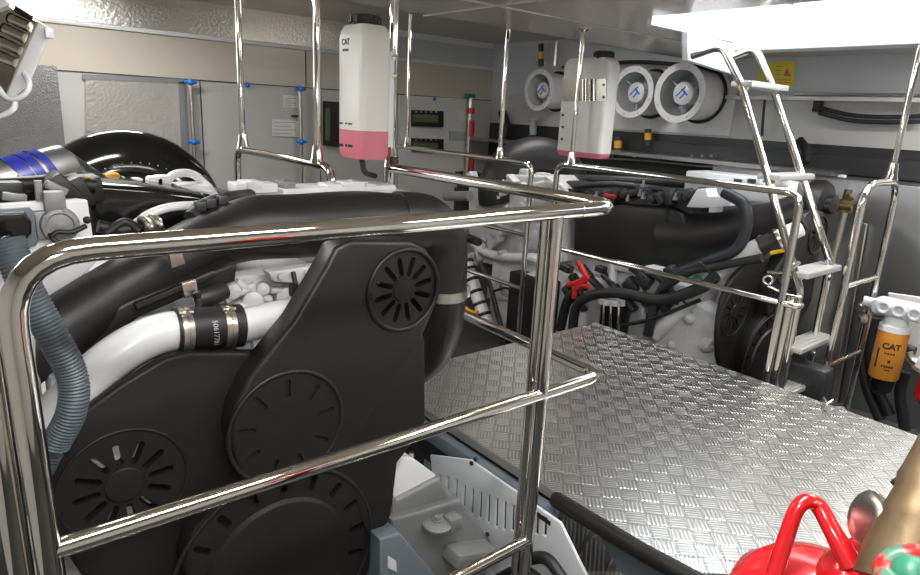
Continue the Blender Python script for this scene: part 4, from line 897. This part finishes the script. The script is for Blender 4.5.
b=N_(); prism(b,[W(822,402,z=.002),W(827,408,z=.002),W(826,412,z=.002)],(0,0,.03)); sweep(b,[W(824,409,z=.01),W(827,404,z=.045),W(833,400,z=.06)],.006,10); tag(obj('edge_clip',b,'clamp_steel'),'small bent steel clip on the far edge of the walkway plate','clip')
b=N_(); box(b,W(808,385,x=3.6),(.12,.2,.25),.02); tag(obj('blue_container',b,'dark_metal'),'dark grey box below the lowest ladder tread','box')
# ================= FOREGROUND PUMP =================
t=thing('red_pump','glossy red painted pump casing with a loop lifting handle in the lower right','pump',(.95,.27,-.6))
D=.95
c=W(818,622,D=D)
b=N_(); lathe(b,c+V((0,0,-.16)),(0,0,1),[(0,.10),(.01,.128),(.10,.135),(.16,.134),(.2,.122),(.228,.095),(.243,.055),(.247,0)],48); 
sphere(b,W(880,600,D=.9),.085); cb=obj('casing',b,'red_paint',t)
b=N_(); cyl(b,c+V((0,0,-.15)),(c.x,c.y,-.6),.05); lathe(b,(c.x,c.y,-.6),(0,0,1),[(0,.12),(.02,.12),(.03,.05)],28); obj('pedestal',b,'dark_metal',t)
b=N_(); sweep(b,spline([W(774,575,D=.92),W(787,535,D=.92),W(797,509,D=.92),W(808,501,D=.92),W(819,507,D=.92),W(832,530,D=.90),W(852,566,D=.88)],8),[.012,.011,.0105,.011,.012,.0125,.016],18); obj('lifting_loop',b,'red_paint',cb)
b=N_(); c2=W(872,519,D=.86); ax=(W(884,522,D=.86)-W(868,516,D=.86)).normalized()+V((0,0,.0))
lathe(b,c2-ax*.012,ax,[(0,.018),(0,.032),(.003,.036),(.006,.032),(.010,.026),(.013,.034),(.017,.036),(.019,.03),(.022,.024),(.026,.030),(.030,.026),(.034,.012),(.034,0)],36); tag(obj('polished_cap',b,'clamp_steel'),'polished ribbed steel cap between red pump and brass fitting','cap')
b=N_(); cc=W(880,537,D=.87); box(b,cc,(.03,.03,.03),.006); tag(obj('cap_nut',b,'black_gloss'),'black nut below the polished steel cap','nut')
b=N_(); pa,pb=W(942,430,D=.85),W(903,590,D=.80); d=(pb-pa); L_=d.length
lathe(b,pa,d,[(0,.012),(0,.020),(L_*.28,.032),(L_*.34,.036),(L_*.4,.034),(L_*.52,.040),(L_*.56,.044),(L_*.6,.042),(L_*.8,.052),(L_,.055),(L_,0)],40); bf=tag(obj('brass_fitting',b,'brass'),'tall brass fitting at the right edge above the red pump','fitting')
b=N_(); hose(b,[W(897,487,D=1.0),W(908,478,D=1.0),W(930,455,D=1.0)],.012); tag(obj('rubber_strap',b,'black_rubber'),'black rubber tube behind the brass fitting','tube')
t=thing('control_knob','chipped red and green knob in the bottom right corner','valve knob',W(912,570,D=.75))
b=N_(); c3=W(914,572,D=.75); ring(b,c3,W(880,540,D=.75)-c3+V((0,0,.05)),.030,.013,30,12); obj('red_rim',b,'chipped_paint',t)
b=N_(); sphere(b,c3+V((0,0,-.006)),.024); obj('green_hub',b,'green_paint',t)
# ================= CEILING LAMPS AND ADDED FILLS =================
def lamp(x,y,z,sx,sy,e,label):
    t=thing('ceiling_light',label,'ceiling light',(x,y,z)); b=N_(); box2(b,(x-sx/2-.02,y-sy/2-.02,z-.03),(x+sx/2+.02,y+sy/2+.02,z-.001),.005); obj('housing',b,'white_paint',t)
    b=N_(); box2(b,(x-sx/2,y-sy/2,z-.034),(x+sx/2,y+sy/2,z-.031)); obj('diffuser',b,'lamp_diffuser',t)
    l=bpy.data.lights.new('lamp','AREA'); l.shape='RECTANGLE'; l.size=sx; l.size_y=sy; l.energy=e; l.color=(1,.97,.93)
    o=bpy.data.objects.new('lamp_light',l); COL.objects.link(o); o.location=(x,y,z-.045)
lamp(.55,.45,1.8,1.0,.2,15,'rectangular ceiling light above the camera on the near side')
lamp(2.0,.3,1.8,.2,1.0,12,'rectangular ceiling light above the walkway')
lamp(.2,2.6,1.8,.6,.15,9,'rectangular ceiling light above the near engine')
lamp(.9,5.0,2.05,.9,.2,18,'rectangular ceiling light near the left wall')
lamp(3.7,3.5,2.05,.9,.12,9,'added fill light hidden in the recess behind the ceiling edge')  # fill added out of sight to light the left wall
lamp(4.6,.7,1.8,.2,.9,14,'added unseen fill light between the hatch and far wall')  # unseen fill added to brighten the upper far wall
# camera flash
fl=bpy.data.lights.new('camera_flash','AREA'); fl.size=.06; fl.energy=6; fl.color=(1,.98,.96)
o=bpy.data.objects.new('camera_flash',fl); COL.objects.link(o); o.matrix_world=co.matrix_world.copy(); o.location=EYE-down*.12+fwd*.02
# world
w=bpy.data.worlds.new('sky'); sc.world=w; w.use_nodes=True
w.node_tree.nodes['Background'].inputs[0].default_value=(.92,.96,1,1); w.node_tree.nodes['Background'].inputs[1].default_value=9
sc.view_settings.view_transform='Standard'; sc.view_settings.look='None'; sc.view_settings.exposure=.38; sc.view_settings.gamma=1
for o in bpy.data.objects:
    if '_o' in o: del o['_o']
